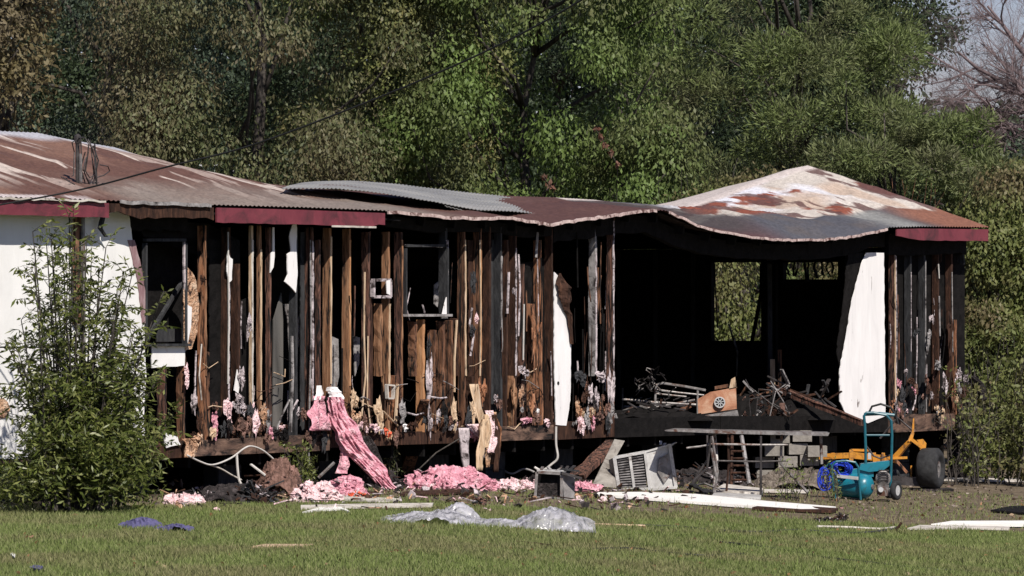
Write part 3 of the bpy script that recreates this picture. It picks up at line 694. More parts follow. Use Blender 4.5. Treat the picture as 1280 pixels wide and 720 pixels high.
ridge = curve(ridge_px, VR)
mid = curve([(838, 266), (860, 276), (900, 270), (950, 266), (1000, 262), (1050, 259), (1100, 262), (1150, 268), (1215, 278)], .75)
print('ridge end u', ridge[0][-1], 'UR', UR)
def zf(u): return np.interp(u, *front)
def zr(u):
    r = np.interp(u, *ridge); return r
def zroof(u, v):
    u = np.asarray(u, float); v = np.asarray(v, float); F0 = zf(u); R0 = zr(u)
    s = np.clip((v + .25) / (VR + .25), 0, 1); lin = F0 + (R0 - F0) * s
    um0 = mid[0][0]; k = sstep(um0, um0 + 1.0, u) * (1 - sstep(UR - 5.5, UR - .8, u)); kb = sstep(um0, um0 + 1.0, u); mz = np.interp(u, *mid); sm = (.75 + .25) / (VR + .25)
    two = np.where(s < sm, F0 + (mz - F0) * np.sin(np.clip(s / sm, 0, 1) * math.pi / 2) , mz + (R0 - mz) * (s - sm) / (1 - sm))
    z = lin * (1 - k) + two * k
    bump_ = (fbm(u * .7 + 3, v * .9, 61, 3) - .5) * .16 * np.sin(np.clip(s, 0, 1) * math.pi) * (1 - .6 * k)
    rg_ = 1 - np.abs(vnoise(u * 1.1 + v * .9, v * 1.3 - u * .3, 17) * 2 - 1); rg2 = 1 - np.abs(vnoise(u * 2.6 + 4, v * 2.4 - u * .5, 27) * 2 - 1)
    z = z + kb * ((rg_ ** 2 - .3) * .07 + (rg2 ** 2 - .3) * .03) * np.sin(np.clip(s, 0, 1) * math.pi) ** 1.6 * (1 - sstep(UR - .9, UR - .1, u)) + (1 - k) * (rg2 ** 2) * .02 * np.sin(np.clip(s, 0, 1) * math.pi)
    back = R0 + (2.75 - R0) * np.clip((v - VR) / (VB + .3 - VR), 0, 1) + (fbm(u * .5, v * .7, 88, 3) - .5) * .2 * np.sin(np.clip((v - VR) / (VB + .3 - VR), 0, 1) * math.pi)
    return np.where(v <= VR, z + bump_, back)
# ---- roof skin: corrugated sheet metal with its own paint, rust and burn patches
us = np.arange(UL - .35, UR, .019); us = np.append(us, UR); vs_ = np.concatenate([np.linspace(-.25, VR, 60), np.linspace(VR, VB + .3, 24)[1:]])
U_, V_ = np.meshgrid(us, vs_, indexing='ij'); Z_ = zroof(U_, V_) + .007 * np.sin(U_ * 2 * math.pi / .076)
nv = len(vs_); P = np.stack([U_, V_, Z_], -1).reshape(-1, 3)
I, J = np.meshgrid(np.arange(len(us) - 1), np.arange(nv - 1), indexing='ij'); a = (I * nv + J).ravel(); Qr = np.stack([a, a + nv, a + nv + 1, a + 1], -1)
def lerp3(a, b_, t): return a * (1 - t[..., None]) + np.array(b_) * t[..., None]
def paint(U, V):
    s = np.clip((V + .25) / (VR + .25), 0, 1)
    uA = wallpt(500, 260, -.25)[0]; uB = mid[0][0] + .15
    col = np.zeros(U.shape + (3,)) + np.array([.108, .056, .043])
    n = fbm(U * 1.2, V * 1.2, 4, 4); col = lerp3(col, (.17, .095, .070), sstep(.42, .7, n))
    n = fbm(U * 2.1 + 9, V * .55, 14, 4)                                  # long bleached streaks running down the slope
    st = sstep(.585, .61, n) * (1 - sstep(uA - 1.2, uA + 1.2, U)) * sstep(.0, .22, s); col = lerp3(col, (.33, .26, .23), st * .85)
    n = fbm(U * 4.5 + 2, V * .7, 24, 3); col = lerp3(col, (.46, .39, .35), sstep(.61, .635, n) * (1 - sstep(uA - .6, uA + 1.5, U)) * sstep(.1, .4, s))
    rdg = sstep(.86, .95, s + (fbm(U * 2, V * 0, 8, 2) - .5) * .12) * (1 - sstep(uA - 1.4, uA, U)); col = lerp3(col, (.36, .36, .40), rdg)
    grm = (1 - sstep(.06, .42, s + (fbm(U * 1.4, V * 2, 19, 4) - .5) * .3)) * sstep(wallpt(130, 250, -.25)[0], wallpt(200, 250, -.25)[0], U) * (1 - sstep(uA, uA + 2, U)); col = lerp3(col, (.20, .17, .15), grm * .85)
    wht = (1 - sstep(.03, .055, s)) * (1 - sstep(wallpt(110, 250, -.25)[0], wallpt(150, 250, -.25)[0], U)) * sstep(.4, .55, fbm(U * 3, V, 3, 2)); col = lerp3(col, (.45, .40, .40), wht)
    # middle: dark red brown
    md = sstep(uA + .5, uA + 3, U); col = lerp3(col, (.080, .040, .036), md * .8)
    # right hip: bleached cream sheet with rust, slate grey scorch along the eave
    R = sstep(uB - .05, uB + .1, U); t = np.clip((U - uB) / (UR - uB), 0, 1)
    cr = np.zeros(U.shape + (3,)) + np.array([.47, .425, .385])
    cr = lerp3(cr, (.60, .60, .66), sstep(.5, .62, fbm(U * .8, V * 1.1, 33, 3)) * sstep(.35, .8, s)); cr = lerp3(cr, (.42, .33, .27), sstep(.5, .65, fbm(U * 1.8 + 4, V * .7, 43, 3)))
    rn = fbm(U * 1.25 + 6, V * .75, 53, 5) + .06 * sstep(.4, .9, t)
    cr = lerp3(cr, (.21, .065, .04), sstep(.63, .65, rn))
    rn2 = fbm(U * 2.8, V * .8, 63, 5); cr = lerp3(cr, (.10, .05, .045), sstep(.575, .59, rn2) * .9)
    sl = 1 - sstep(.27, .31, s + (fbm(U * .9, V * 2.2, 73, 4) - .5) * .14); slc = np.zeros(U.shape + (3,)) + np.array([.075, .075, .088])
    slc = lerp3(slc, (.10, .085, .08), sstep(.5, .7, fbm(U * 1.6, V * 2, 83, 4)) * .6); slc = lerp3(slc, (.10, .045, .045), 1 - sstep(.03, .22, t))
    slc = lerp3(slc, (.20, .09, .06), sstep(.72, .85, t)); slc = lerp3(slc, (.26, .26, .25), sstep(.52, .66, t) * (1 - sstep(.66, .78, t)) * .8)
    cr = cr * (1 - sl[..., None]) + slc * sl[..., None]
    dk = (1 - sstep(.10, .24, t + (fbm(U * 1.1, V * 1.4, 91, 3) - .5) * .10 - .12 * (s - .5))) * sstep(.25, .5, s + .3) ; cr = lerp3(cr, (.055, .048, .048), dk * .9)
    tp = sstep(.93, .97, s); cr = lerp3(cr, (.50, .44, .42), tp)
    return col * (1 - R[..., None]) + cr * R[..., None]
roof = npmesh('metal_roof', P, Qr, m_roof, house, smooth=False); cattr(roof, 'paint', paint(U_, V_).reshape(-1, 3))
# underside (burned deck) 4 cm below, with rafters
us2 = np.arange(UL - .3, UR - .02, .15); vs2 = np.linspace(-.2, VB + .25, 40); U2, V2 = np.meshgrid(us2, vs2, indexing='ij'); Z2 = zroof(U2, V2) - .035
P2 = np.stack([U2, V2, Z2], -1).reshape(-1, 3); n2_ = len(vs2); I, J = np.meshgrid(np.arange(len(us2) - 1), np.arange(n2_ - 1), indexing='ij'); a = (I * n2_ + J).ravel()
npmesh('roof_deck', P2, np.stack([a, a + 1, a + n2_ + 1, a + n2_], -1), m_roofu, house)
for i, u in enumerate(np.arange(UL, UE, .61)):
    mb = MB()
    for (v0, v1) in ((-.1, VR), (VR, VB)):
        vv_ = np.linspace(v0, v1, 6)
        for k in range(5): mb.bar((u, vv_[k], float(zroof(u, vv_[k])) - .10), (u, vv_[k + 1], float(zroof(u, vv_[k + 1])) - .10), .04, .10)
    mb.build('rafter', m_char, house)
# bent bright metal drip edges
def edge_piece(px0, px1, mat=m_edge, hgt=.035, nm='drip_edge'):
    u0 = wallpt(px0, 270, -.25)[0]; u1 = wallpt(px1, 270, -.25)[0]; n = max(4, int((u1 - u0) / .09)); pts = []
    for i in range(n + 1):
        u = u0 + (u1 - u0) * i / n; pts.append((u, -.262 + random.uniform(-.006, .006), float(zf(u)) - .012 + random.uniform(-.008, .008)))
    mb = MB()
    for i in range(n): mb.bar(pts[i], pts[i + 1], .02, hgt, (0, 0, 1))
    return mb.build(nm, mat, house)
edge_piece(484, 560); edge_piece(560, 672); edge_piece(672, 820); edge_piece(836, 1108, hgt=.03); edge_piece(150, 262, m_grey)
edge_piece(-60, 130, m_boardd, .02)
# maroon fascia boards
def fascia(px0, px1, mat, drop=.145, bot=None):
    u0 = wallpt(px0, 270, -.25)[0]; u1 = wallpt(px1, 270, -.25)[0]; n = max(6, int((u1 - u0) / .12)); vs = []; fs = []
    for i in range(n + 1):
        u = u0 + (u1 - u0) * i / n; z = float(zf(u)) - .028; d = drop * (bot(i / n) if bot else 1) + random.uniform(-.004, .004)
        vs += [(u, -.243, z), (u, -.243, z - d), (u, -.222, z - d), (u, -.222, z)]
        if i:
            o = (i - 1) * 4
            for k in range(4): fs.append((o + k, o + (k + 1) % 4, o + 4 + (k + 1) % 4, o + 4 + k))
    fs += [(3, 2, 1, 0), (n * 4, n * 4 + 1, n * 4 + 2, n * 4 + 3)]
    MB().add(vs, fs).build('fascia_board', mat, house)
fascia(-170, 137, m_fasc)
fascia(139, 268, m_charb, .11, lambda t: .35 + 1.3 * float(fbm(t * 9 + 2, 1, 12, 3)))
fascia(272, 482, m_fasc, .155, lambda t: 1 if t < .96 else .8)
fascia(1122, 1236, m_fasc, .155, lambda t: .55 + .45 * min(1, t * 4))
# thin bright strip of trim under the second maroon fascia
u0 = wallpt(415, 280, -.25)[0]; u1 = wallpt(470, 280, -.25)[0]
MB().bar((u0, -.25, float(zf(u0)) - .19), (u1, -.25, float(zf(u1)) - .185), .01, .02).build('trim_strip', m_boardd, house)
# soffit boards closing the eave
for (a_, b_) in ((UL - .3, wallpt(140, 260)[0]), (wallpt(142, 260)[0], wallpt(480, 270)[0]), (wallpt(1120, 280)[0], UE)):
    n = 12; vs = []; fs = []
    for i in range(n + 1):
        u = a_ + (b_ - a_) * i / n; z = float(zf(u)) - .10; vs += [(u, -.22, z), (u, .0, z + .01), (u, .0, z + .03), (u, -.22, z + .02)]
        if i:
            o = (i - 1) * 4
            for k in range(4): fs.append((o + k, o + (k + 1) % 4, o + 4 + (k + 1) % 4, o + 4 + k))
    MB().add(vs, fs).build('soffit', m_char, house)
# loose galvanised sheets peeled up over the roof
def loose_sheet(lo, hi, lift, mat, name='loose_roof_sheet', n=90, m=14, torn=0):
    # lo / hi: pixel polylines of the near and far edge; they sit above the roof at v 0.9 and 2.5
    A = curve(lo, .35); B = curve(hi, 2.2); vs = []; fs = []
    a0, a1 = A[0][0], A[0][-1]; b0, b1 = B[0][0], B[0][-1]
    nn = n * 4
    for i in range(nn + 1):
        t = i / nn; ua = a0 + (a1 - a0) * t; ub = b0 + (b1 - b0) * t; za = float(np.interp(ua, *A)); zb = float(np.interp(ub, *B))
        for j in range(m + 1):
            s = j / m; u = ua * (1 - s) + ub * s; v = .35 + 1.85 * s; z = za * (1 - s) + zb * s + .015 * math.sin(s * math.pi) + .02 * (float(fbm(u * .9, v * 1.5, 7, 3)) - .5) + lift * math.sin(t * 9) * .01
            z += .006 * math.sin(u * 2 * math.pi / .076) - .045; vs.append((u, v, z))
    for i in range(nn):
        for j in range(m):
            a = i * (m + 1) + j; fs.append((a, a + m + 1, a + m + 2, a + 1))
    o = MB().add(vs, fs).build(name, mat, house, False); md = o.modifiers.new('thick', 'SOLIDIFY'); md.thickness = .006; return o
loose_sheet([(352, 230), (420, 230.5), (480, 236), (540, 245), (598, 257), (640, 260), (672, 264), (690, 269)], [(395, 222), (440, 222.5), (500, 226), (560, 232), (620, 240), (650, 246), (668, 251), (684, 262)], 1, m_corr)
loose_sheet([(556, 252), (590, 262), (640, 266.5), (676, 270), (688, 274)], [(560, 240), (600, 247), (650, 255), (672, 260), (684, 268)], 1, m_corr)

# ---- walls: shell of the rest of the house
def slab(poly, off, mat, name='interior_wall', parent=house): return MB().prism(poly, off).build(name, mat, parent)
ZF = .52
slab([(UL, .11, ZF - .02), (UE - .03, .11, ZF - .02), (UE - .03, VB - .1, ZF - .02), (UL, VB - .1, ZF - .02)], (0, 0, -.05), m_char, 'floor_deck')
for (u0, u1) in zip(np.linspace(UL, UE - .002, 9)[:-1], np.linspace(UL, UE - .002, 9)[1:]):
    zt = min(float(zroof(u, VB)) for u in np.linspace(u0, u1, 9)) - .12
    slab([(u0, VB - .1, .2), (u1 - .002, VB - .1, .2)] + [(u, VB - .1, float(zroof(u, VB - .05)) - .045) for u in np.linspace(u1 - .002, u0, 12)], (0, .1, 0), m_char, 'back_wall')
slab([(UL, 0.1, .2), (UL, VB - .11, .2), (UL, VB - .11, 2.6), (UL, 0.1, 2.6)], (-.08, 0, 0), m_char, 'left_end_wall')
# back skirting down to the soil
for i in range(8):
    u0 = UL + (UE - UL) * i / 8; u1 = UL + (UE - UL) * (i + 1) / 8 - .02
    slab([(u0, VB - .04, .19), (u1, VB - .04, .19), (u1, VB - .04, -1.2), (u0, VB - .04, -1.2)], (0, .03, 0), m_char, 'back_skirting')
slab([(UE - .06, .3, .19), (UE - .06, VB - .2, .19), (UE - .06, VB - .2, -1.2), (UE - .06, .3, -1.2)], (.03, 0, 0), m_char, 'end_skirting')
# right end wall with two window openings
def ev(px, py): return endpt(px, py, UE - .10)
A0 = ev(889, 328); A1 = ev(951, 426); B0 = ev(979, 328); B1 = ev(1047, 349)
def evbox(v0, v1, z0, z1, nm='end_wall'):
    if v0 > v1: v0, v1 = v1, v0
    slab([(UE - .10, v0, z0), (UE - .10, v1, z0), (UE - .10, v1, z1), (UE - .10, v0, z1)], (.09, 0, 0), m_char, nm)
zA1, zA0 = A0[2], A1[2]; zB1, zB0 = B0[2], B1[2]; vA0, vA1 = A1[1], A0[1]; vB0, vB1 = B1[1], B0[1]
evbox(vA1, VB - .102, .15, 2.72); evbox(vA0, vA1 - .003, .15, zA0); evbox(vB1, vA0 - .003, .15, 2.72); evbox(vB0, vB1 - .003, .15, zB0); evbox(.11, vB0 - .003, .15, 2.72)
evbox(vA0, vA1 - .003, zA1, 2.72, 'window_header'); evbox(vB0, vB1 - .003, zB1, 2.72, 'window_header')
pg = [(UE - .09, v, float(zroof(UE - .05, v)) - .05) for v in np.linspace(.02, VB - .02, 22)]
slab([(UE - .09, .02, 2.722)] + pg + [(UE - .09, VB - .02, 2.722)], (.07, 0, 0), m_char, 'gable_wall')
for k_ in range(9):
    v_ = .5 + k_ * .61; zt_ = float(zroof(UE - .15, v_)) - .3
    if vA0 - .05 < v_ < vA1 + .05 or vB0 - .05 < v_ < vB1 + .05: continue
    MB().bar((UE - .14, v_, ZF), (UE - .14, v_, min(2.7, zt_)), .04, .06, side=(0, 1, 0), n=8, jit=.006).build('wall_stud', m_charg, house)
# charred remnants hanging in the openings of the end wall
def rag(pts, name='charred_remnant', mat=m_charg, r=.012):
    MB().tube(pts, [r * random.uniform(.5, 1.3) for _ in pts], 5).build(name, mat, house)
for i in range(9):
    px_ = 985 + i * 7 + random.uniform(-2, 2); rag([endpt(px_, 327, UE - .12), endpt(px_ + random.uniform(-3, 3), 335, UE - .12), endpt(px_ + random.uniform(-4, 4), 340 + random.uniform(0, 14), UE - .12)], r=.018)
rag([endpt(952, 330, UE - .12), endpt(951, 365, UE - .12), endpt(946, 395, UE - .12), endpt(940, 426, UE - .12)], r=.03, mat=m_char)
rag([endpt(893, 330, UE - .12), endpt(894, 360, UE - .12), endpt(896, 390, UE - .12), endpt(897, 410, UE - .12)], r=.014)
rag([endpt(911, 405, UE - .2), endpt(917, 425, UE - .2), endpt(922, 440, UE - .2), endpt(921, 470, UE - .2)], r=.014, mat=m_grey)
# interior partitions (dark)
def partition(px_, v0, v1, z1=2.5, mat=m_char, py=400):
    u = wallpt(px_, py, 0)[0]; slab([(u, v0, ZF), (u, v1, ZF), (u, v1, z1), (u, v0, z1)], (.09, 0, 0), mat)
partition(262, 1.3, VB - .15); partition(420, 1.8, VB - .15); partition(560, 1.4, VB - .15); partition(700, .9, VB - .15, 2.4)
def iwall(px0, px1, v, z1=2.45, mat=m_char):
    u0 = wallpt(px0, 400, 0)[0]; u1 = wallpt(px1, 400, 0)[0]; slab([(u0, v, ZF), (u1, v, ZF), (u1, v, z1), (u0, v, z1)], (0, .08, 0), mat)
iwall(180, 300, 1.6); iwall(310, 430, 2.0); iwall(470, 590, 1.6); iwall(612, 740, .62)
# black lining behind the studs at the right corner and the far left window
def panel(polypx, v, mat, name, thick=.012, jag=0, parent=house):
    pts = []; n = len(polypx)
    for i in range(n):
        a = polypx[i]; b_ = polypx[(i + 1) % n]; pts.append(a)
        L = math.hypot(a[0] - b_[0], a[1] - b_[1])
        if jag and L > 8:
            k = int(L / 5)
            for q in range(1, k): t = q / k; pts.append((a[0] * (1 - t) + b_[0] * t + random.uniform(-jag, jag), a[1] * (1 - t) + b_[1] * t + random.uniform(-jag, jag)))
    return MB().prism([wallpt(x, y, v) for x, y in pts], (0, thick, 0)).build(name, mat, parent)
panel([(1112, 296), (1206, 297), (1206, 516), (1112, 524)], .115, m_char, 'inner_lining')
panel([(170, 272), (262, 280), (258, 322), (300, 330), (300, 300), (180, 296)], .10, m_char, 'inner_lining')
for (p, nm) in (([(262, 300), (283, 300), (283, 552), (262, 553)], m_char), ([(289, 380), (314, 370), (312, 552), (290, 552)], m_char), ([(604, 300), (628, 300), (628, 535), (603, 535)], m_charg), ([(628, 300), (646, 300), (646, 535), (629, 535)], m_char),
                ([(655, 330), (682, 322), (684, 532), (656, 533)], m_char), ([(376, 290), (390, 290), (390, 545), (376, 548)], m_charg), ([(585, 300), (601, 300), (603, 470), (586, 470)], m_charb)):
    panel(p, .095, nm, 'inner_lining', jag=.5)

# ---- header / top plate following the sagging eave
def plate(px0, px1, v0, v1, drop, hgt, mat, name, n=14):
    u0 = wallpt(px0, 280, 0)[0]; u1 = wallpt(px1, 280, 0)[0]; vs = []; fs = []
    for i in range(n + 1):
        u = u0 + (u1 - u0) * i / n; z = float(zf(u)) - drop; h_ = hgt * random.uniform(.9, 1.1)
        vs += [(u, v0, z), (u, v0, z - h_), (u, v1, z - h_), (u, v1, z)]
        if i:
            o = (i - 1) * 4
            for k in range(4): fs.append((o + k, o + (k + 1) % 4, o + 4 + (k + 1) % 4, o + 4 + k))
    fs += [(3, 2, 1, 0), (n * 4, n * 4 + 1, n * 4 + 2, n * 4 + 3)]
    MB().add(vs, fs).build(name, mat, house)
plate(150, 235, .0, .09, .05, .22, m_char, 'top_plate'); plate(236, 480, .0, .09, .05, .09, m_char, 'top_plate'); plate(482, 690, .0, .09, .04, .13, m_char, 'top_plate')
plate(692, 770, .0, .09, .04, .22, m_char, 'top_plate'); plate(772, 1108, .02, .11, .06, .20, m_char, 'header_beam', 30); plate(1110, 1207, -.012, .09, .10, .26, m_char, 'header_beam')

# ---- studs: (front edge column at mid height, top row, bottom row, material, lean px, depth)
def stud(x, y0, y1, mat, lean=0, wpx=3.0, depth=.09, name='wall_stud', v=0.0, jit=.004, split=False):
    a = wallpt(x + lean, y0, v + .0); b_ = wallpt(x, y1, v + .0); wd = .038 * wpx / 3.0
    mb = MB(); mb.bar((b_[0] - wd / 2, v + depth / 2, b_[2]), (a[0] - wd / 2, v + depth / 2, a[2]), wd, depth, side=(1, 0, 0), n=12, jit=jit)
    return mb.build(name, mat, house)
studs = [
 (258, 282, 556, m_orange, 0), (287, 284, 552, m_charb, 1), (300, 330, 552, m_charb, 0), (316.5, 282, 552, m_woodl, 0, 3.0, .03), (327, 282, 550, m_wood, 0, 3, .04), (339, 284, 548, m_woodp, 0, 3, .05),
 (372, 284, 548, m_charg, 0), (392, 284, 546, m_woodp, 0), (401, 300, 545, m_woodp, 0, 3, .05), (414.5, 285, 546, m_wood, 0), (438.5, 286, 544, m_wood, 0),
 (463, 290, 540, m_woodp, 0), (487.5, 290, 540, m_wood, 0), (503.5, 290, 540, m_woodp, 0), (559, 285, 392, m_charg, 0), (583, 284, 538, m_wood2, -1), (602, 284, 536, m_wood2, 0),
 (614, 284, 535, m_charb, 0), (628, 284, 535, m_charg, 0), (634, 300, 535, m_charb, 2), (646, 284, 534, m_charb, 0), (655.5, 330, 534, m_woodp, 0), (679, 300, 533, m_orange, -2), (691, 285, 533, m_charb, 0),
 (746, 280, 470, m_grey, 0), (768, 272, 524, m_woodp, 0),
 (1120, 292, 520, m_woodp, 0), (1139.5, 296, 520, m_charg, 0), (1157, 296, 519, m_charg, 0), (1174, 296, 519, m_charb, 0), (1191, 296, 518, m_charb, 0), (1206, 296, 330, m_charg, 0),
]
for s_ in studs: stud(*s_)
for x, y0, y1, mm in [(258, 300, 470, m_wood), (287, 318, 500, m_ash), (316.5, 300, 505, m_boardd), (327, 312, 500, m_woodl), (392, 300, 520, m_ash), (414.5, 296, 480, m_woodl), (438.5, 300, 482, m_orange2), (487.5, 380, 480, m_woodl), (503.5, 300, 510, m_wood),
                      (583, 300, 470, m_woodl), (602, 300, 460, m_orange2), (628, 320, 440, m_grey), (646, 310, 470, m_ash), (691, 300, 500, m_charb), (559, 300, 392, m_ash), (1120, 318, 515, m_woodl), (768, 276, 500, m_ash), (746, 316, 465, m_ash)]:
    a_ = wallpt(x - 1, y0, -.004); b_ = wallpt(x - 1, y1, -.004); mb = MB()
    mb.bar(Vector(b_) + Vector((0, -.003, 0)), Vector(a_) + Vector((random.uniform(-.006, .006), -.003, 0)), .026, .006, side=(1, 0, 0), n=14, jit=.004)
    mb.build('lit_front_strip', mm, house)  # thin strips that put the sunlit brightness of stud fronts into colour
# cripple studs below the window and odd broken lengths
for s_ in [(531, 400, 540, m_orange2, 0), (545, 412, 540, m_wood2, 0), (556, 402, 540, m_wood2, 0), (566, 400, 540, m_wood2, 1), (521, 402, 470, m_wood2, 0), (573, 398, 470, m_charb, 0),
           (592, 470, 534, m_charb, 0), (668, 380, 533, m_orange, 1), (642, 470, 534, m_wood, 0), (668, 455, 533, m_wood, 0), (497, 470, 538, m_orange, 0), (466, 372, 540, m_charb, 0), (478, 380, 470, m_wood, 0),
           (262, 440, 555, m_wood2, 0), (208, 462, 556, m_woodp, 0), (232, 440, 556, m_wood2, 0), (1196, 400, 518, m_orange, 0)]: stud(*s_, jit=.007)
# thin loose splinters, conduits and lath
def lath(pxs, mat, r=.008, v=-.015, name='loose_lath', parent=house):
    return MB().tube([wallpt(x, y, v + random.uniform(-.01, .01)) for x, y in pxs], r, 5).build(name, mat, parent)
for pxs, mm, r in [([(285, 290), (286, 400), (285, 480)], m_cable, .009), ([(456, 340), (455, 420), (457, 470), (452, 520)], m_woodl, .010), ([(460, 420), (459, 500), (464, 540)], m_woodl, .010),
                   ([(252, 430), (249, 470), (252, 500)], m_boardd, .008), ([(571, 400), (568, 450), (568, 490)], m_woodl, .014), ([(655, 380), (654, 450)], m_cable, .009), ([(648, 318), (650, 360), (648, 420)], m_ash, .014),
                   ([(636, 340), (635, 372), (634, 392)], m_ash, .014), ([(388, 300), (389, 420), (387, 500), (386, 580)], m_grey, .009), ([(365, 420), (366, 470), (363, 540)], m_grey, .016), ([(372, 500), (364, 515), (363, 540)], m_ash, .012),
                   ([(342, 548), (352, 520), (362, 500)], m_grey, .012), ([(600, 300), (601, 380), (600, 470)], m_woodl, .009), ([(512, 400), (508, 385), (513, 360)], m_ash, .006), ([(531, 392), (529, 384), (528, 381)], m_ash, .010),
                   ([(440, 490), (455, 505), (480, 515), (500, 535)], m_woodl, .010), ([(505, 515), (520, 519), (530, 516)], m_ash, .010), ([(537, 496), (550, 498), (558, 497)], m_ash, .012), ([(497, 480), (496, 500), (494, 530)], m_woodl, .018),
                   ([(672, 290), (671, 305), (670, 322)], m_grey, .016), ([(590, 385), (587, 405), (592, 420), (588, 445)], m_ash, .013), ([(1120, 320), (1121, 410), (1120, 515)], m_ash, .007), ([(1139, 340), (1139, 440)], m_ash, .005), ([(1157, 325), (1157, 450), (1158, 515)], m_grey, .008), ([(1173, 330), (1174, 348)], m_cable, .009), ([(1174, 370), (1175, 420)], m_grey, .010), ([(1190, 340), (1191, 440)], m_grey, .007)]:
    lath(pxs, mm, r)
for i in range(120):
    x = random.choice([random.uniform(240, 500), random.uniform(562, 690), random.uniform(1112, 1192), random.uniform(716, 766)]); y = random.uniform(290, 500); L = random.uniform(15, 110)
    yb_ = min(y + L, 540 - (x - 240) * .03); a_ = random.uniform(-5, 5) * (1 if random.random() < .3 else .25)
    if y < 320 and random.random() < .5: continue
    lath([(x, y), (x + a_ * .5 + random.uniform(-1, 1), (y + yb_) / 2), (x + a_, yb_)], random.choice([m_char, m_charb, m_char, m_charb, m_woodp, m_wood2, m_ash]), random.uniform(.003, .011), random.choice([-.02, .0, .05, .12]), 'splinter')
for i in range(26):
    x = random.uniform(242, 685); y = random.uniform(440, 535); lath([(x, y), (x + random.uniform(4, 14), y + random.uniform(-6, 6)), (x + random.uniform(14, 30), y + random.uniform(-8, 12))], random.choice([m_charb, m_woodl, m_grey, m_char]), random.uniform(.003, .007), -.03, 'loose_wire')
# lumps of melted stuff clinging to the framing
def lump(px_, py_, w_, h_, mat, v=-.03, name='charred_scrap', seed=None, dep=.05):
    c = Vector(wallpt(px_, py_, v)); s = F / (OY + DY * c.x); u_w = w_ / s / .62; hh = h_ / s; mb = MB()
    for q in range(3):
        sd_ = random.randint(1, 9999); m = 16; rings = 4; vs = []; fs = []; ox = random.uniform(-.28, .28) * u_w; oz = random.uniform(-.28, .28) * hh; kk = random.uniform(.5, .85)
        for r in range(rings + 1):
            for j in range(m):
                t = 2 * math.pi * j / m; rad = r / rings * (.35 + .95 * float(vnoise(j * 1.7, 3, sd_))) * kk
                vs.append((c.x + ox + math.cos(t) * u_w / 2 * rad, c.y - .012 * q - dep * (float(vnoise(j * .9 + r, r * 1.4, sd_ + 3)) - .2) * (1.2 - r / rings), c.z + oz + math.sin(t) * hh / 2 * rad * 1.25 - abs(random.gauss(0, .012)) * (r == rings)))
        for r in range(rings):
            for j in range(m): fs.append((r * m + j, r * m + (j + 1) % m, (r + 1) * m + (j + 1) % m, (r + 1) * m + j))
        mb.add(vs, fs)
    return mb.build(name, mat, house)
import itertools
LUMPS = [(283, 515, 12, 34, m_pinkp), (268, 540, 14, 26, m_pink), (246, 548, 16, 18, m_tanfoam), (318, 525, 12, 40, m_pinkp), (300, 470, 8, 26, m_ash), (297, 500, 20, 24, m_ash), (328, 512, 12, 28, m_tanfoam), (305, 535, 18, 24, m_rubb), (345, 540, 20, 14, m_rub),
          (232, 470, 8, 22, m_pinkp), (242, 500, 8, 30, m_ash), (441, 500, 12, 26, m_woodl), (443, 520, 12, 18, m_tanfoam), (472, 522, 14, 36, m_woodl), (467, 534, 14, 10, m_pinkp), (505, 534, 8, 8, m_whiteb), (484, 540, 8, 10, m_red),
          (564, 515, 12, 44, m_woodl), (563, 532, 18, 10, m_ash), (592, 540, 20, 20, m_pink), (600, 490, 14, 30, m_orange), (592, 505, 16, 36, m_woodl), (535, 470, 5, 60, m_ash), (536, 520, 5, 40, m_ash), (534, 430, 3, 30, m_ash),
          (654, 465, 16, 14, m_ash), (650, 490, 8, 34, m_tanfoam), (662, 500, 10, 40, m_orange), (668, 430, 10, 90, m_orange), (671, 515, 5, 8, m_whiteb), (660, 526, 22, 9, m_pink), (682, 528, 10, 10, m_pinkp), (640, 500, 9, 40, m_wood),
          (724, 470, 14, 24, m_charg), (746, 470, 20, 10, m_ash), (720, 515, 8, 26, m_tanfoam), (735, 520, 12, 20, m_wood2), (750, 515, 12, 28, m_wood2), (762, 480, 10, 60, m_ash), (762, 515, 10, 30, m_grey), (745, 500, 6, 26, m_ash),
          (1131, 465, 7, 8, m_ash), (1142, 457, 4, 5, m_ash), (1128, 500, 12, 30, m_charg), (1145, 415, 9, 12, m_ash), (1163, 400, 7, 14, m_ash), (1160, 425, 8, 26, m_grey), (1170, 455, 12, 10, m_grey), (1180, 480, 8, 22, m_ash), (1186, 420, 10, 50, m_charb),
          (1196, 470, 14, 20, m_ash), (1209, 470, 16, 14, m_ash), (1205, 490, 18, 22, m_charb), (1192, 490, 8, 40, m_wood2), (590, 358, 7, 32, m_ash), (594, 400, 5, 14, m_pinkp), (589, 414, 6, 14, m_ash), (310, 410, 5, 30, m_ash), (252, 352, 5, 18, m_charb), (640, 362, 4, 8, m_ash)]
for k_, a in enumerate(LUMPS):
    if a[1] < 470 and k_ % 2 == 0 and a[4] in (m_ash, m_pinkp): a = a[:4] + (m_charg,)
    lump(*a)
for k_ in range(150):
    x = random.choice([random.uniform(238, 412), random.uniform(440, 692), random.uniform(716, 766), random.uniform(1112, 1200)]); fl = 556 - (x - 230) * .040
    y = fl - abs(random.gauss(0, 22)) - 2; sz = random.uniform(4, 13)
    lump(x, y, sz, sz * random.uniform(.7, 2.6), random.choice([m_charb, m_char, m_rub, m_rubb, m_rubb, m_charb, m_woodp, m_orange, m_tanfoam, m_ash, m_grey, m_pink, m_pinkp, m_woodl, m_charg, m_rubb]), v=random.choice([-.05, -.03, .02, .06]), dep=.035)
# curled charred sheet beside the big white strip
MB().strip([wallpt(699, 342, -.03), wallpt(706, 360, -.06), wallpt(707, 378, -.05), wallpt(712, 395, -.04), wallpt(714, 430, -.03)], [.06, .30, .22, .10, .04], .02, 6, .03, 5).build('curled_sheet', m_charb, house)
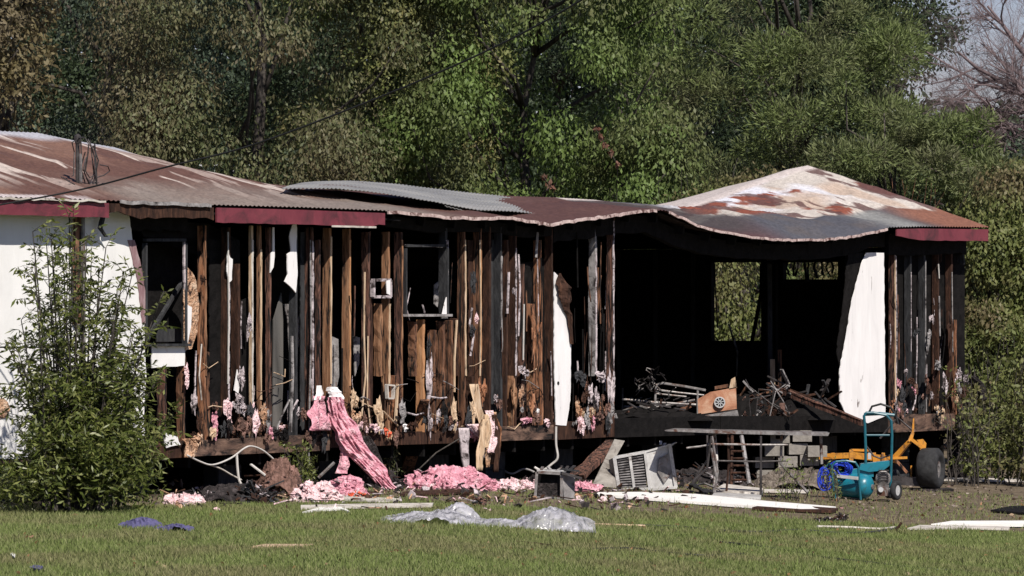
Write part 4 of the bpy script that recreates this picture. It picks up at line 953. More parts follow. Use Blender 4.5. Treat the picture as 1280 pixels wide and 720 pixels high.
# ---- siding
panel([(-170, 262), (86, 262), (86, 433), (-170, 433)], -.014, m_white, 'siding_panel')
panel([(88, 262), (160, 262), (166, 302), (173, 330), (179, 370), (181, 433), (88, 433)], -.014, m_white, 'siding_panel', jag=.7)
panel([(-170, 435), (86, 435), (86, 571), (-170, 580)], -.015, m_white, 'siding_panel')
panel([(88, 435), (181, 435), (183, 470), (180, 520), (182, 562), (88, 570)], -.015, m_white, 'siding_panel', jag=.7)
panel([(160, 300), (168, 300), (176, 330), (183, 370), (184, 404), (178, 404), (172, 350)], -.024, m_purp, 'scorched_panel', thick=.008, jag=.5)
panel([(190, 432), (232, 430), (231, 457), (190, 460)], -.014, m_white, 'siding_panel', jag=.5)
panel([(232, 330), (240, 340), (245, 350), (249, 382), (247, 415), (240, 436), (231, 438), (230, 372)], -.016, m_tanfoam, 'torn_panel', jag=.6)
panel([(232, 380), (240, 384), (239, 408), (235, 428), (232, 434)], -.026, m_whiteb, 'siding_shard', thick=.008)
panel([(204, 540), (222, 546), (226, 556), (208, 560)], -.03, m_white, 'siding_shard', jag=.8)
panel([(366, 280), (371, 280), (371, 318), (372, 345), (370, 366), (363, 358), (356, 352), (360, 343), (359, 318), (364, 314), (362, 296)], -.016, m_whiteb, 'siding_shard', jag=.4)
panel([(341, 284), (343, 284), (343.5, 320), (342, 334), (338, 341), (339, 316), (341, 314)], -.016, m_whiteb, 'siding_shard')
panel([(285, 316), (288, 322), (291, 324), (290, 350), (286, 354), (284, 340)], -.016, m_whiteb, 'siding_shard', jag=.5)
panel([(297, 462), (300, 480), (298, 492), (293, 488)], -.016, m_whiteb, 'siding_shard')
panel([(693, 340), (698, 345), (704, 372), (711, 382), (714, 430), (713, 500), (708, 532), (695, 531), (693, 440)], -.016, m_whiteb, 'siding_strip', jag=.3)
panel([(1083, 316), (1105, 316), (1106, 420), (1107, 520), (1085, 529), (1060, 521), (1050, 502), (1050, 462), (1058, 420), (1066, 372), (1077, 330)], -.016, m_whiteb, 'siding_strip', jag=.5)
panel([(1060, 316), (1080, 316), (1078, 330), (1066, 372), (1058, 420), (1050, 460), (1046, 440), (1054, 380)], .02, m_char, 'scorched_panel', jag=.8)
MB().lathe(wallpt(698, 479, -.02), (0, 1, 0), [(0, .022), (.004, .022)], 10).build('hole_mark', m_black, house)
panel([(552, 398), (556, 380), (560, 366), (560, 398)], -.02, m_whiteb, 'siding_shard')
panel([(341, 548), (342, 400), (352, 366), (354, 400), (354, 470), (352, 548)], .14, m_sheetg, 'inner_grey_panel')
panel([(355, 380), (368, 380), (374, 398), (374, 430), (368, 452), (362, 440), (360, 400)], .3, m_grey, 'inner_grey_panel')
panel([(414, 420), (423, 424), (424, 470), (418, 500), (414, 490)], .5, m_grey, 'inner_grey_panel'); panel([(442, 420), (450, 422), (449, 455), (444, 470)], .5, m_grey, 'inner_grey_panel')
panel([(392, 405), (401, 420), (400, 460), (396, 500), (391, 500)], .1, m_sheetg, 'inner_grey_panel')
panel([(543, 356), (548, 352), (550, 368), (547, 384), (543, 380)], .4, m_grey, 'inner_grey_panel')
panel([(-6, 500), (4, 497), (10, 503), (13, 512), (8, 522), (-6, 524)], -.026, m_tanfoam, 'scorched_patch', thick=.006, jag=.5)
# corner post / meter conduit between the panels
def wall_obj(name, parent=house): 
    pass
MB().bar(wallpt(96, 268, -.05), wallpt(96, 405, -.05), .09, .03, side=(1, 0, 0), n=8, jit=.003).build('brown_batten', m_wood2, house)
MB().tube([wallpt(103, 262, -.06), wallpt(104, 400, -.06), wallpt(104, 458, -.06)], .025, 8).build('meter_conduit', m_metal, house)
mt = MB().box(tuple(Vector(wallpt(103, 480, -.10)) + Vector((-.11, -.02, -.10))), tuple(Vector(wallpt(103, 480, -.10)) + Vector((.11, .09, .16)))).build('electric_meter', m_metal, house)
c = Vector(wallpt(103, 472, -.12)); MB().lathe((c.x, c.y, c.z), (0, -1, 0), [(0, .085), (.05, .082), (.09, .06), (.10, .02)], 16).build('meter_glass', m_meter, mt)
# ---- windows
def window(x0, x1, y0, y1, mat, v=-.005, t=.03, sill=None, nm='window'):
    a = wallpt(x0, y0, v); b_ = wallpt(x1, y0, v); c_ = wallpt(x1, y1, v); d = wallpt(x0, y1, v); mb = MB()
    mb.bar((a[0], v, a[2]), (b_[0], v, b_[2]), .05, t); mb.bar((b_[0], v, b_[2] - t), (c_[0], v, c_[2]), t, .05, side=(1, 0, 0)); mb.bar((d[0], v, d[2]), (a[0], v, a[2] - t), t, .05, side=(1, 0, 0))
    fr = mb.build('window_frame', mat, house); MB().bar((d[0] - .03, v - .02, d[2] - .01), (c_[0] + .03, v - .02, c_[2] - .01), .09, t * .9).build('window_sill', sill or mat, house)
    return fr
window(181, 231, 300, 430, m_charg, sill=m_charg); window(506, 558, 307, 393, m_charg, sill=m_grey)
lath([(230, 302), (230, 330), (231, 372)], m_ash, .016); lath([(506, 306), (530, 307), (553, 309)], m_grey, .008)
lath([(560, 300), (560, 340), (559, 392)], m_ash, .007); MB().bar(wallpt(183, 425, .05), wallpt(229, 350, .3), .04, .03).build('fallen_lath', m_charg, house)
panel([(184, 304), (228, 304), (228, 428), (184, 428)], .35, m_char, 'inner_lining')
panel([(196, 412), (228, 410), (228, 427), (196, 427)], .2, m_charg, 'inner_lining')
# electrical box on the stud
box = MB(); bx = [wallpt(466, 350, -.03), wallpt(487, 350, -.03), wallpt(487, 371, -.03), wallpt(466, 371, -.03)]
for i in range(4): box.bar(bx[i], bx[(i + 1) % 4], .05, .03, side=(0, 1, 0))
ob = box.build('outlet_box', m_ash, house); MB().prism([wallpt(483, 351, -.06), wallpt(488, 350, -.06), wallpt(488, 369, -.06), wallpt(484, 367, -.06)], (0, .01, 0)).build('outlet_cover', m_whiteb, ob)
bx = [wallpt(483, 481, -.03), wallpt(492, 482, -.03), wallpt(491, 498, -.03), wallpt(484, 498, -.03)]; box = MB()
for i in range(4): box.bar(bx[i], bx[(i + 1) % 4], .04, .018, side=(0, 1, 0))
box.build('outlet_box', m_boardd, house)
# ---- rim boards
def rim(poly, v, mat, th=.05): MB().prism([wallpt(x, y, v) for x, y in poly], (0, th, 0)).build('rim_board', mat, house)
rim([(-170, 560), (186, 557), (186, 574), (-170, 585)], .0, m_rim)
rim([(188, 557), (228, 556), (228, 572), (188, 574)], .0, m_charb)
rim([(230, 551), (320, 547), (320, 567), (230, 571)], -.02, m_rim); rim([(321, 546), (413, 543), (412, 563), (321, 567)], -.018, m_rim)
rim([(413, 541), (500, 539), (500, 556), (413, 560)], .02, m_charb); rim([(500, 540), (605, 537), (604, 553), (501, 556)], .01, m_charb); rim([(605, 534), (692, 531), (692, 549), (605, 552)], -.01, m_rim)
rim([(693, 528), (768, 524), (768, 546), (693, 550)], -.01, m_charb); rim([(769, 523), (900, 520), (900, 543), (769, 547)], -.012, m_char); rim([(901, 520), (1110, 520), (1110, 540), (901, 543)], 0, m_char)
rim([(1111, 518), (1194, 517), (1194, 537), (1111, 541)], -.01, m_rim)
# bottom plates and joists behind the rim
for i, u in enumerate(np.arange(UL + .2, UE - .2, .61)): MB().box((u, .06, .27), (u + .04, VB - .12, .46)).build('floor_joist', m_char, house)
# piers under the floor, down to the soil
for px_ in (60, 215, 330, 455, 590, 660, 745, 870, 1075, 1165):
    for v in (.55, 3.0, 5.4):
        u = wallpt(px_, 560, 0)[0]; x, y = h2w(u, v); zg = float(gz(x, y)); z = .26; 
        pr = None
        k = 0
        while z > zg - .05:
            MB().box((u - .20 + random.uniform(-.01, .01), v - .10, z - .20), (u + .20, v + .10, z - .004)).build('pier_block', m_charg, house); z -= .203
# ---- service mast with its burned wires
mast = MB(); b0 = Vector(wallpt(97, 242, .35)); t0 = Vector(wallpt(97, 176, .35)); mast.tube([b0 - Vector((0, 0, .3)), b0, t0], .022, 10)
mast.lathe(t0, (0, 0, 1), [(-.03, .026), (.02, .036), (.05, .034), (.07, .012)], 12)
mo = mast.build('service_mast', m_metald, house)
MB().bar(wallpt(101, 192, .30), wallpt(101, 236, .30), .02, .02).build('mast_conduit', m_metal, house)
def wire(pxs, r=.007, mat=m_metald, v=.3): MB().tube([wallpt(x, y, v + random.uniform(-.04, .04)) for x, y in pxs], r, 5).build('burned_wire', mat, mo)
wire([(98, 172), (106, 172), (111, 180), (109, 200), (107, 214), (112, 222), (120, 218), (119, 200), (115, 184), (110, 174)]); wire([(112, 178), (118, 196), (120, 220), (122, 240), (118, 262)]); wire([(108, 196), (104, 212), (112, 232), (118, 250), (124, 268)])
wire([(125, 206), (135, 208), (137, 214), (130, 219), (120, 222)], .006); wire([(97, 174), (90, 178), (93, 190), (92, 220)]); wire([(76, 221), (88, 228), (100, 234), (112, 246)], .006); wire([(120, 225), (116, 243), (121, 262), (114, 275)], .008)
for q_ in range(7):
    xx_ = random.uniform(100, 122); wire([(xx_, random.uniform(172, 200)), (xx_ + random.uniform(-6, 10), random.uniform(200, 225)), (xx_ + random.uniform(-8, 12), random.uniform(225, 250)), (xx_ + random.uniform(-4, 14), random.uniform(252, 268))], random.uniform(.005, .009))
wire([(92, 232), (106, 236), (120, 250), (128, 262)], .009)
def wallstrip(pxs, ws, mat, name, v=-.08, seed=1, **k):
    k.setdefault('along', .25); k.setdefault('rows', 11)
    return MB().strip([wallpt(x, y, v) for x, y in pxs], ws, seed=seed, **k).build(name, mat, house, True)
wallstrip([(121, 258), (128, 270), (124, 285), (132, 296)], [.03, .06, .05, .02], m_charg, 'hanging_wire_shred')
# ---- burned interior things: bed frame, stove
def iT(name, label, cat, px_, py_, v):
    u, v_, z = wallpt(px_, py_, v); x, y = h2w(u, v_); t = T(name, label, cat, px_, py_, Y=y); return t
t = iT('bed_frame', 'charred metal bed frame on the burned floor behind the corner post', 'bed', 830, 521, 1.0)
def tb(name, pxs, r, mat, t, dy=0.0, seg=6, parent=None):
    return MB().tube([t.pt(p[0], p[1], p[2] if len(p) > 2 else dy) for p in pxs], r, seg).build(name, mat, parent or t.o)
tb('side_rail', [(778, 499), (818, 503), (870, 506)], .016, m_metal, t); tb('side_rail', [(780, 508), (815, 510), (868, 500, .9)], .016, m_metal, t, .5)
tb('frame_post', [(819, 521), (819, 490), (821, 481), (828, 479), (855, 483), (882, 488)], .017, m_metal, t); tb('cross_rail', [(820, 487), (850, 491), (880, 494)], .012, m_metal, t); tb('cross_rail', [(819, 492), (858, 496)], .012, m_metal, t, .2)
tb('frame_post', [(872, 519), (872, 488)], .016, m_metal, t); tb('frame_post', [(778, 519), (778, 485)], .013, m_metald, t, .2); tb('cross_rail', [(775, 515), (800, 514), (860, 512)], .012, m_metald, t, .3); tb('cross_rail', [(836, 496), (836, 488)], .01, m_metald, t)
for i in range(7): tb('slat_rail', [(782 + i * 12, 500, .1), (790 + i * 12, 497, .9)], .008, m_metald, t)
t = iT('wire_tangle', 'twisted charred springs piled on the end of the bed frame', 'wires', 808, 505, 1.1)
for i in range(16):
    p = [(random.uniform(792, 822), random.uniform(464, 505))]
    for k in range(4): p.append((p[-1][0] + random.uniform(-9, 9), p[-1][1] + random.uniform(-8, 10), random.uniform(-.2, .2)))
    tb('wire', p, .007, m_metald if i % 3 else m_metal, t, seg=4)
t = iT('fallen_beam', 'charred stick propped on the floor toward the rusted stove', 'beam', 848, 517, .8)
MB().bar(t.pt(847, 514), t.pt(873, 503, .2), .05, .035).build('charred_stick', m_wood2, t.o)
t = iT('burnt_stove', 'rusted tan stove panel with a round burner plate standing in the burned opening', 'stove', 897, 541, .25)
MB().prism([t.pt(x, y) for x, y in ((872, 499), (888, 490), (920, 484), (921, 511), (873, 518))], (0, .04, 0)).build('top_panel', m_rust, t.o)
MB().prism([t.pt(x, y) for x, y in ((873, 520), (922, 513), (926, 533), (875, 537))], (0, .35, 0)).build('oven_body', m_metal, t.o)
MB().prism([t.pt(x, y) for x, y in ((911, 487), (914, 474), (919, 471), (921, 485))], (0, .02, 0)).build('bent_flap', m_woodl, t.o)
MB().prism([t.pt(x, y) for x, y in ((893, 487), (911, 484), (910, 480), (893, 483))], (.0, .05, 0)).build('back_edge', m_wood2, t.o)
bc = t.pt(899.5, 503, -.012); bn = MB().lathe(bc, (0, -1, 0), [(0, .07), (.012, .07), (.012, .05)], 18).build('burner_plate', m_black, t.o)
rg = MB(); rg.tube([bc + Vector((math.cos(a_ / 16 * 6.283) * .062, -.02, math.sin(a_ / 16 * 6.283) * .062)) for a_ in range(17)], .010, 5)
for k in range(4): a_ = k * math.pi / 4 + .3; rg.bar(bc + Vector((math.cos(a_) * .055, -.02, math.sin(a_) * .055)), bc - Vector((math.cos(a_) * .055, .02, math.sin(a_) * .055)), .012, .01)
rg.build('grate_ring', m_light, bn)
for x, y in ((893, 531), (900, 533), (916, 530)): tb('control_knob', [(x, y - 4, -.03), (x, y + 2, -.03)], .008, m_cable, t)
t = iT('grey_panel', 'dark grey panel standing under the slanting beam in the opening', 'panel', 1020, 521, .1)
MB().prism([t.pt(1003, 521), t.pt(1040, 522), t.pt(1038, 505), t.pt(1003, 492)], (0, .02, 0)).build('panel_sheet', m_charg, t.o)
t = iT('burnt_junk', 'red and brown burnt scraps heaped right of the rusted stove', 'debris', 955, 521, .2)
for i in range(34):
    a_ = t.pt(random.uniform(926, 1000), 521 - abs(random.gauss(0, 17)), random.uniform(-.1, .3)); MB().shard(a_, random.uniform(.03, .09), .2).build('scrap_piece', random.choice([m_charb, m_char, m_woodp, m_charg, m_rubb, m_charb, m_metald, m_grey]), t.o)
for i in range(8): tb('bent_rod', [(random.uniform(930, 995), 520), (random.uniform(935, 990), 495 + random.uniform(-12, 10)), (random.uniform(930, 995), 485 + random.uniform(-14, 14))], .007, random.choice([m_metald, m_grey, m_charb]), t)
# interior clutter on the floor
t = iT('broken_stud', 'broken studs standing up from the floor behind the leaning beam', 'studs', 968, 481, 1.2)
MB().bar(t.pt(966, 481), t.pt(965.5, 449), .04, .06).build('broken_stud', m_woodl, t.o); MB().bar(t.pt(975, 482), t.pt(974.5, 437), .03, .05).build('broken_stud', m_wood2, t.o)
MB().bar(t.pt(963, 482, .3), t.pt(962, 330, .3), .05, .06).build('charred_post', m_charg, t.o); MB().bar(t.pt(971, 482, .3), t.pt(971, 330, .3), .03, .06).build('charred_post', m_char, t.o)
t = iT('charred_heap', 'heap of burned belongings on the floor under the opening', 'rubble', 950, 521, .7)
MB().heap((0, 0.3, 0), .95, .7, .30, 30, 12, .7, 31, 4).build('ash_pile', m_char, t.o)
for i in range(34):
    a_ = t.pt(random.uniform(925, 1035), random.uniform(478, 515), random.uniform(-.2, .4)); MB().bar(a_, a_ + Vector((random.uniform(-.3, .3), random.uniform(-.2, .2), random.uniform(-.25, .2))), random.uniform(.02, .05), .02).build('charred_scrap', random.choice([m_charg, m_charb, m_metald, m_wood2, m_grey]), t.o)
t = iT('charred_heap', 'low charred heap on the floor between corner post and stove', 'rubble', 815, 522, .5)
MB().heap((0, 0.2, 0), .75, .5, .14, 26, 10, .7, 37, 4).build('ash_pile', m_char, t.o)
for i in range(16):
    a_ = t.pt(random.uniform(772, 865), random.uniform(504, 518), random.uniform(-.2, .3)); MB().bar(a_, a_ + Vector((random.uniform(-.25, .25), random.uniform(-.2, .2), random.uniform(-.1, .1))), .02, .02).build('charred_scrap', random.choice([m_metald, m_charb, m_metal, m_grey]), t.o)
print('house ok', len(bpy.data.objects))

# ================================================================= THINGS IN THE YARD
random.seed(77); rng = np.random.default_rng(5)
def hz(t, p, dz=0.0):           # put a local point on the soil
    return Vector((p.x, p.y, float(gz(t.x + p.x, t.y + p.y)) - t.z + dz))
def single(t, mb, mat, smooth=False):      # one-piece thing: mesh on top level instead of an empty
    o = mb.build(t.o.name, mat, None, smooth, t.loc()); n = t.o.name
    for k in ('label', 'category', 'group'):
        if k in t.o: o[k] = t.o[k]
    bpy.data.objects.remove(t.o); o.name = n; return o
def heap_thing(name, label, px, py, wpx, hpx, depth, mat, seed, cat='debris', rough=.55, freq=3, extras=None, group=None, nx=40, ny=18, power=1.0):
    t = T(name, label, cat, px, py, group); s = t.s; W_ = wpx / s; H_ = hpx / s; fluffy = name.startswith('insul'); small = W_ < .3
    base = MB().heap((0, depth * .5, 0), W_ / 2, depth * .6, H_ * (.8 if fluffy else 1.05), nx, ny, rough, seed, 2.5, power)
    rs = random.getstate(); random.seed(seed * 13 + 1)
    def spot(kx=1.0):
        while True:
            x = random.uniform(-1, 1); y = random.uniform(-1, 1)
            if x * x + y * y < 1: break
        e = max(0, 1 - (x * x + y * y)) ** .6; prof = .55 + .6 * float(vnoise(x * 2.3 + 5, 2, seed))
        return Vector((x * W_ / 2, depth * .5 + y * depth * .55, H_ * e * random.uniform(.35, 1.0) * prof)), e
    if fluffy:
        n = int(20 + 150 * W_)
        for i in range(n):
            c, e = spot(); r = random.uniform(.03, .075) * (.6 if small else 1); c.z = max(r * .4, c.z - r * .4); base.blob(c, r, random.randint(1, 99999), sx=random.uniform(.8, 1.7), sz=random.uniform(.6, 1.2))
        base.build('pile', mat, t.o)
        q = MB()
        for i in range(int(6 + 30 * W_)): c, e = spot(); q.shard(c + Vector((0, -.03, .02)), random.uniform(.02, .06), .1)
        o = q.build('shade_shreds', m_rub, t.o); tag(o, kind='stuff')  # burnt bits, also put in dark to colour the pile's shaded gaps
        q = MB()
        for i in range(int(3 + 8 * W_)): c, e = spot(); q.shard(c + Vector((0, -.03, .02)), random.uniform(.02, .05), .1)
        o = q.build('paper_shreds', m_ash, t.o); tag(o, kind='stuff')
    else:
        base.build('pile', mat, t.o)
        for mm, nm, frac in ((mat, 'broken_bits', 1.0), (m_charg, 'charred_flakes', .5), (m_ash if seed % 2 else m_tanfoam, 'pale_flakes', .22), (m_charb, 'brown_splinters', .4)):
            q = MB()
            for i in range(int((30 + 130 * W_) * frac)):
                c, e = spot()
                if random.random() < .35:
                    d = Vector((random.uniform(-1, 1), random.uniform(-.7, .7), random.uniform(-.35, .6))) * random.uniform(.05, .16) * (.5 if small else 1); q.bar(c - d, c + d, random.uniform(.008, .025), .01)
                else: q.shard(c, random.uniform(.02, .075) * (.5 if small else 1), .15)
            o = q.build(nm, mm, t.o); tag(o, kind='stuff')
    random.setstate(rs)
    if extras:
      for (n_, m_, k, sz, nm) in extras:
        for i in range(k):
            p, e = spot()
            if n_ == 'bar': q = MB().bar(p, p + Vector((random.uniform(-1, 1), random.uniform(-.5, .5), random.uniform(-.2, .5))) * sz, .03, .012)
            else: q = MB().strip([p, p + Vector((random.uniform(-1, 1), -.1, random.uniform(-.4, .3))) * sz * .5, p + Vector((random.uniform(-1, 1), -.2, random.uniform(-.5, .1))) * sz], [sz * .15, sz * .4, sz * .15], .01, 5, sz * .25, random.randint(1, 999), sub=3)
            q.build(nm, m_, t.o)
    return t.o
heap_thing('rubble_heap', 'low pile of black charred rubble below the left end of the studs', 287, 630, 112, 26, .5, m_rub, 3, 'rubble', .75, 5, [('bar', m_charg, 7, .3, 'charred_stick'), ('rag', m_ash, 5, .16, 'ash_flake'), ('rag', m_charg, 10, .2, 'charred_scrap')])
heap_thing('insulation_scrap', 'small pale pink scrap at the left foot of the black rubble pile', 228, 632, 40, 12, .2, m_pinkp, 8, 'insulation', .7, 4)
heap_thing('rubble_heap', 'brown and reddish heap of burnt furnishings between the black rubble and the pale insulation', 347, 622, 66, 44, .5, m_rubb, 12, 'rubble', .6, 3.4, [('rag', m_tanfoam, 6, .24, 'scorched_scrap'), ('rag', m_pinkp, 3, .18, 'insulation_scrap'), ('rag', m_charb, 6, .24, 'charred_scrap'), ('bar', m_cable, 1, .3, 'cable_piece')])
heap_thing('insulation_bundle', 'round pale pink bundle of insulation left of the leaning pink strip', 394, 628, 56, 28, .4, m_pinkp, 17, 'insulation', .4, 3.2)
heap_thing('insulation_bundle', 'bright pink bundle of insulation at the foot of the leaning pink strip', 428, 621, 46, 26, .4, m_pink, 19, 'insulation', .5, 3.6)
heap_thing('red_scrap', 'small red orange scrap in front of the bright pink bundle', 446, 624, 24, 9, .12, m_red, 23, 'debris', .6, 3)
heap_thing('insulation_drift', 'long humped drift of pink insulation under the middle of the wall', 560, 612, 118, 35, .45, m_pink, 29, 'insulation', .55, 5, [('rag', m_pinkp, 12, .16, 'insulation_tuft'), ('rag', m_rub, 5, .14, 'charred_scrap')], nx=60, ny=20)
heap_thing('insulation_scrap', 'pink scrap of insulation beside the small rusted appliance', 662, 612, 26, 18, .2, m_pinkp, 41, 'insulation', .6, 3)
heap_thing('insulation_scrap', 'pink scrap lying between the rusted appliance and the gray panel', 730, 615, 36, 9, .2, m_pink, 43, 'insulation', .7, 4)
heap_thing('insulation_scrap', 'loose pale pink tufts left of the small rusted appliance', 625, 612, 50, 8, .2, m_pinkp, 45, 'insulation', .9, 6)
heap_thing('rubble_heap', 'dark ash heap under the leaning pink strip', 478, 612, 54, 26, .4, m_rub, 47, 'rubble', .7, 4)
heap_thing('rubble_heap', 'mound of black debris below the opening behind the silver unit', 880, 606, 110, 20, .5, m_rub, 51, 'rubble', .8, 6, [('bar', m_metald, 10, .35, 'metal_scrap'), ('bar', m_grey, 4, .3, 'metal_scrap')])
heap_thing('rubble_heap', 'brown weedy mound of soil and rubble round the concrete blocks', 1000, 612, 124, 26, .45, m_rubg, 53, 'rubble', .7, 5, [('bar', m_charb, 8, .3, 'charred_stick')])
heap_thing('rubble_heap', 'burnt heap of twigs and shreds at the right corner of the house', 1209, 600, 44, 118, .5, m_rub, 57, 'rubble', .7, 4, [('rag', m_ash, 10, .2, 'ash_flake'), ('bar', m_charb, 12, .5, 'charred_stick'), ('rag', m_pinkp, 3, .2, 'insulation_scrap')])
heap_thing('rubble_heap', 'dark rubble strip on the soil behind the yellow frame', 1090, 598, 90, 26, .5, m_rub, 59, 'rubble', .8, 5, [('bar', m_charg, 9, .4, 'charred_stick')])
heap_thing('red_scrap', 'dark red leaf sized scrap on the soil right of the plastic sheet', 600, 634, 20, 13, .12, m_rubb, 63, 'debris', .8, 4)
heap_thing('charred_lump', 'small charred lump at the right tip of the long white board', 1053, 652, 10, 12, .1, m_rub, 65, 'debris', .6, 3)
heap_thing('charred_lump', 'thin scatter of burnt bits below the tip of the long white board', 1035, 653, 36, 6, .12, m_rub, 67, 'debris', .8, 5)

# long pink strips
t = T('insulation_strip', 'long pink strip of insulation hanging out of the wall down to the ground', 'insulation', 480, 612)
pw = lambda x, y, dy: t.pt(x, y, dy)
p0 = wallpt(420, 490, -.08); X0, Y0 = h2w(p0[0], p0[1]); dyw = Y0 - t.y
MB().strip([pw(418, 497, dyw), pw(423, 520, dyw * .8), pw(434, 545, dyw * .6), pw(450, 568, dyw * .4), pw(470, 592, dyw * .15), pw(487, 612, 0)], [.17, .25, .28, .28, .25, .20], .05, 15, .055, 3, freq=11, sub=14, along=.22).build('insulation_sheet', m_pink, t.o)
MB().strip([pw(416, 484, dyw - .01), pw(418, 490, dyw - .02), pw(422, 499, dyw - .02)], [.12, .15, .13], .02, 5, .01, 5).build('paper_facing', m_whiteb, t.o)
MB().strip([pw(430, 552, dyw * .5), pw(431, 570, dyw * .5), pw(427, 592, dyw * .3)], [.08, .10, .14], .03, 5, .04, 6, freq=9).build('insulation_sheet', m_pink, t.o)
wallstrip([(397, 495), (396, 515), (399, 538)], [.10, .28, .36], m_pink, 'hanging_insulation', -.10, 9, thick=.05, crumple=.08, sub=10, freq=9)
wallstrip([(398, 482), (400, 492), (396, 500)], [.04, .10, .10], m_whiteb, 'paper_facing', -.11, 10)
for q_, (dx_, mm_, y1_) in enumerate([(-9, m_ash, 572), (-3, m_tanfoam, 584), (3, m_tanfoam, 580), (8, m_orange, 562), (-6, m_woodl, 560), (1, m_pinkp, 566), (-12, m_woodl, 588), (6, m_charb, 590)]):
    wallstrip([(612 + dx_ * .5, 512 + abs(dx_)), (615 + dx_, 540), (612 + dx_ * 1.1, y1_)], [.07, .12, .04], mm_, 'hanging_insulation', -.12 - .012 * q_, 12 + q_, thick=.03, crumple=.05, sub=10, freq=9)
wallstrip([(578, 535), (580, 560), (583, 588), (590, 592)], [.12, .12, .10, .06], m_ash, 'hanging_insulation', -.12, 14, thick=.03, crumple=.05, sub=8)
wallstrip([(593, 480), (597, 510), (604, 530), (609, 545)], [.16, .14, .18, .10], m_woodl, 'hanging_shred', -.06, 15, thick=.02, crumple=.03)
wallstrip([(592, 530), (600, 545), (604, 552)], [.20, .18, .08], m_pinkp, 'hanging_insulation', -.10, 17, thick=.03, crumple=.05)
wallstrip([(455, 545), (462, 562), (475, 585), (478, 600)], [.10, .3, .25, .1], m_rub, 'hanging_insulation', -.08, 19, thick=.03, crumple=.07, sub=8)
wallstrip([(1212, 470), (1222, 480), (1226, 500)], [.3, .4, .2], m_rub, 'hanging_shred', .1, 21, thick=.05, crumple=.10, sub=8)
wallstrip([(235, 548), (240, 556), (236, 572)], [.16, .22, .12], m_tanfoam, 'hanging_insulation', -.08, 22, thick=.04, crumple=.06)
# leaning board in the middle
t = T('leaning_board', 'brown board leaning from the studs to the ground beside the pink drift', 'board', 507, 600)
a_ = wallpt(531, 500, -.1); X0, Y0 = h2w(a_[0], a_[1])
MB().bar(t.pt(508, 594), t.pt(522, 540, (Y0 - t.y) * .6), .14, .03, n=6, jit=.01, side=(1, .2, 0)).build('board', m_wood2, t.o); MB().bar(t.pt(521, 543, (Y0 - t.y) * .6), t.pt(531, 500, Y0 - t.y), .11, .03, n=4, jit=.01, side=(1, .2, 0)).build('board', m_wood2, t.o)
t = T('fallen_branch', 'thin grey branch lying between the leaning board and the pink drift', 'branch', 500, 606)
single(t, MB().tube([t.pt(460, 606), t.pt(490, 600), t.pt(505, 603), t.pt(520, 590), t.pt(545, 566, .4), t.pt(575, 548, .5)], .007, 5), m_bark)
# white cables under the floor
def cable_thing(label, px_, py_, pxs, r, mat, dy=0.0, name='loose_cable', cat='cable', ground=False):
    t = T(name, label, cat, px_, py_); P = [t.pt(x, y, dy) for x, y in pxs]
    if ground: P = [Vector(G(x, y)) - Vector(t.loc()) + Vector((0, 0, r * .8)) for x, y in pxs]
    Q_ = []
    for i in range(len(P) - 1):
        p0 = P[max(i - 1, 0)]; p1 = P[i]; p2 = P[i + 1]; p3 = P[min(i + 2, len(P) - 1)]
        for k in range(5):
            s = k / 5; Q_.append(.5 * ((2 * p1) + (p2 - p0) * s + (2 * p0 - 5 * p1 + 4 * p2 - p3) * s * s + (3 * p1 - p0 - 3 * p2 + p3) * s ** 3))
    Q_.append(P[-1]); mb = MB().tube(Q_, r, 6); return single(t, mb, mat)
def wcable(label, pxs, r, mat, v=-.12, name='loose_cable', cat='cable'):
    P = []
    for x, y in pxs:
        u, v_, z = wallpt(x, y, v); X_, Y_ = h2w(u, v_); P.append(Vector((X_, Y_, z)))
    Q_ = []
    for i in range(len(P) - 1):
        p0 = P[max(i - 1, 0)]; p1 = P[i]; p2 = P[i + 1]; p3 = P[min(i + 2, len(P) - 1)]
        for k in range(6):
            t_ = k / 6; Q_.append(.5 * ((2 * p1) + (p2 - p0) * t_ + (2 * p0 - 5 * p1 + 4 * p2 - p3) * t_ * t_ + (3 * p1 - p0 - 3 * p2 + p3) * t_ ** 3))
    Q_.append(P[-1]); l = Q_[0].copy(); tag(MB().tube([q - l for q in Q_], r, 6).build(name, mat, None, True, tuple(l)), label, cat)
wcable('pale cable rising in a shallow arch over the face of the left rim board', [(234, 569), (250, 577), (266, 581), (288, 573), (306, 560), (316, 558), (330, 564), (346, 578)], .010, m_cable)
wcable('pale cable sagging under the left rim board down to the rubble', [(262, 581), (276, 586), (290, 594), (302, 600)], .009, m_boardd, -.10)
cable_thing('short grey pipe leaning against the bright pink bundle', 400, 618, [(398, 597), (418, 578)], .018, m_metal, .3, 'leaning_pipe', 'pipe')
cable_thing('white stub of pipe standing in the black rubble', 303, 622, [(296, 568), (297, 585), (299, 600), (303, 607)], .013, m_cable, .3, 'pipe_stub', 'pipe')
cable_thing('white cable hanging from the tall white strip to the rusted appliance', 690, 606, [(695, 533), (695, 555), (697, 572), (690, 580), (678, 588), (668, 584)], .014, m_cable, .9)
cable_thing('grey wire trailing from the tan hanging insulation to the ground', 630, 600, [(618, 560), (628, 585), (640, 592), (655, 586), (668, 590)], .012, m_grey, .4)
cable_thing('pale wire curving out of the vine leaves behind the black tyre', 1180, 598, [(1158, 559), (1168, 557), (1178, 558), (1186, 551), (1194, 548), (1201, 543)], .014, m_cable, .4)
cable_thing('green grey garden hose lying across the lawn from the plastic sheet', 940, 664, [(748, 657), (800, 658), (850, 660), (880, 663), (930, 666), (960, 666), (1000, 664), (1060, 668), (1110, 664), (1124, 659)], .013, m_charg, ground=True, name='garden_hose', cat='hose')
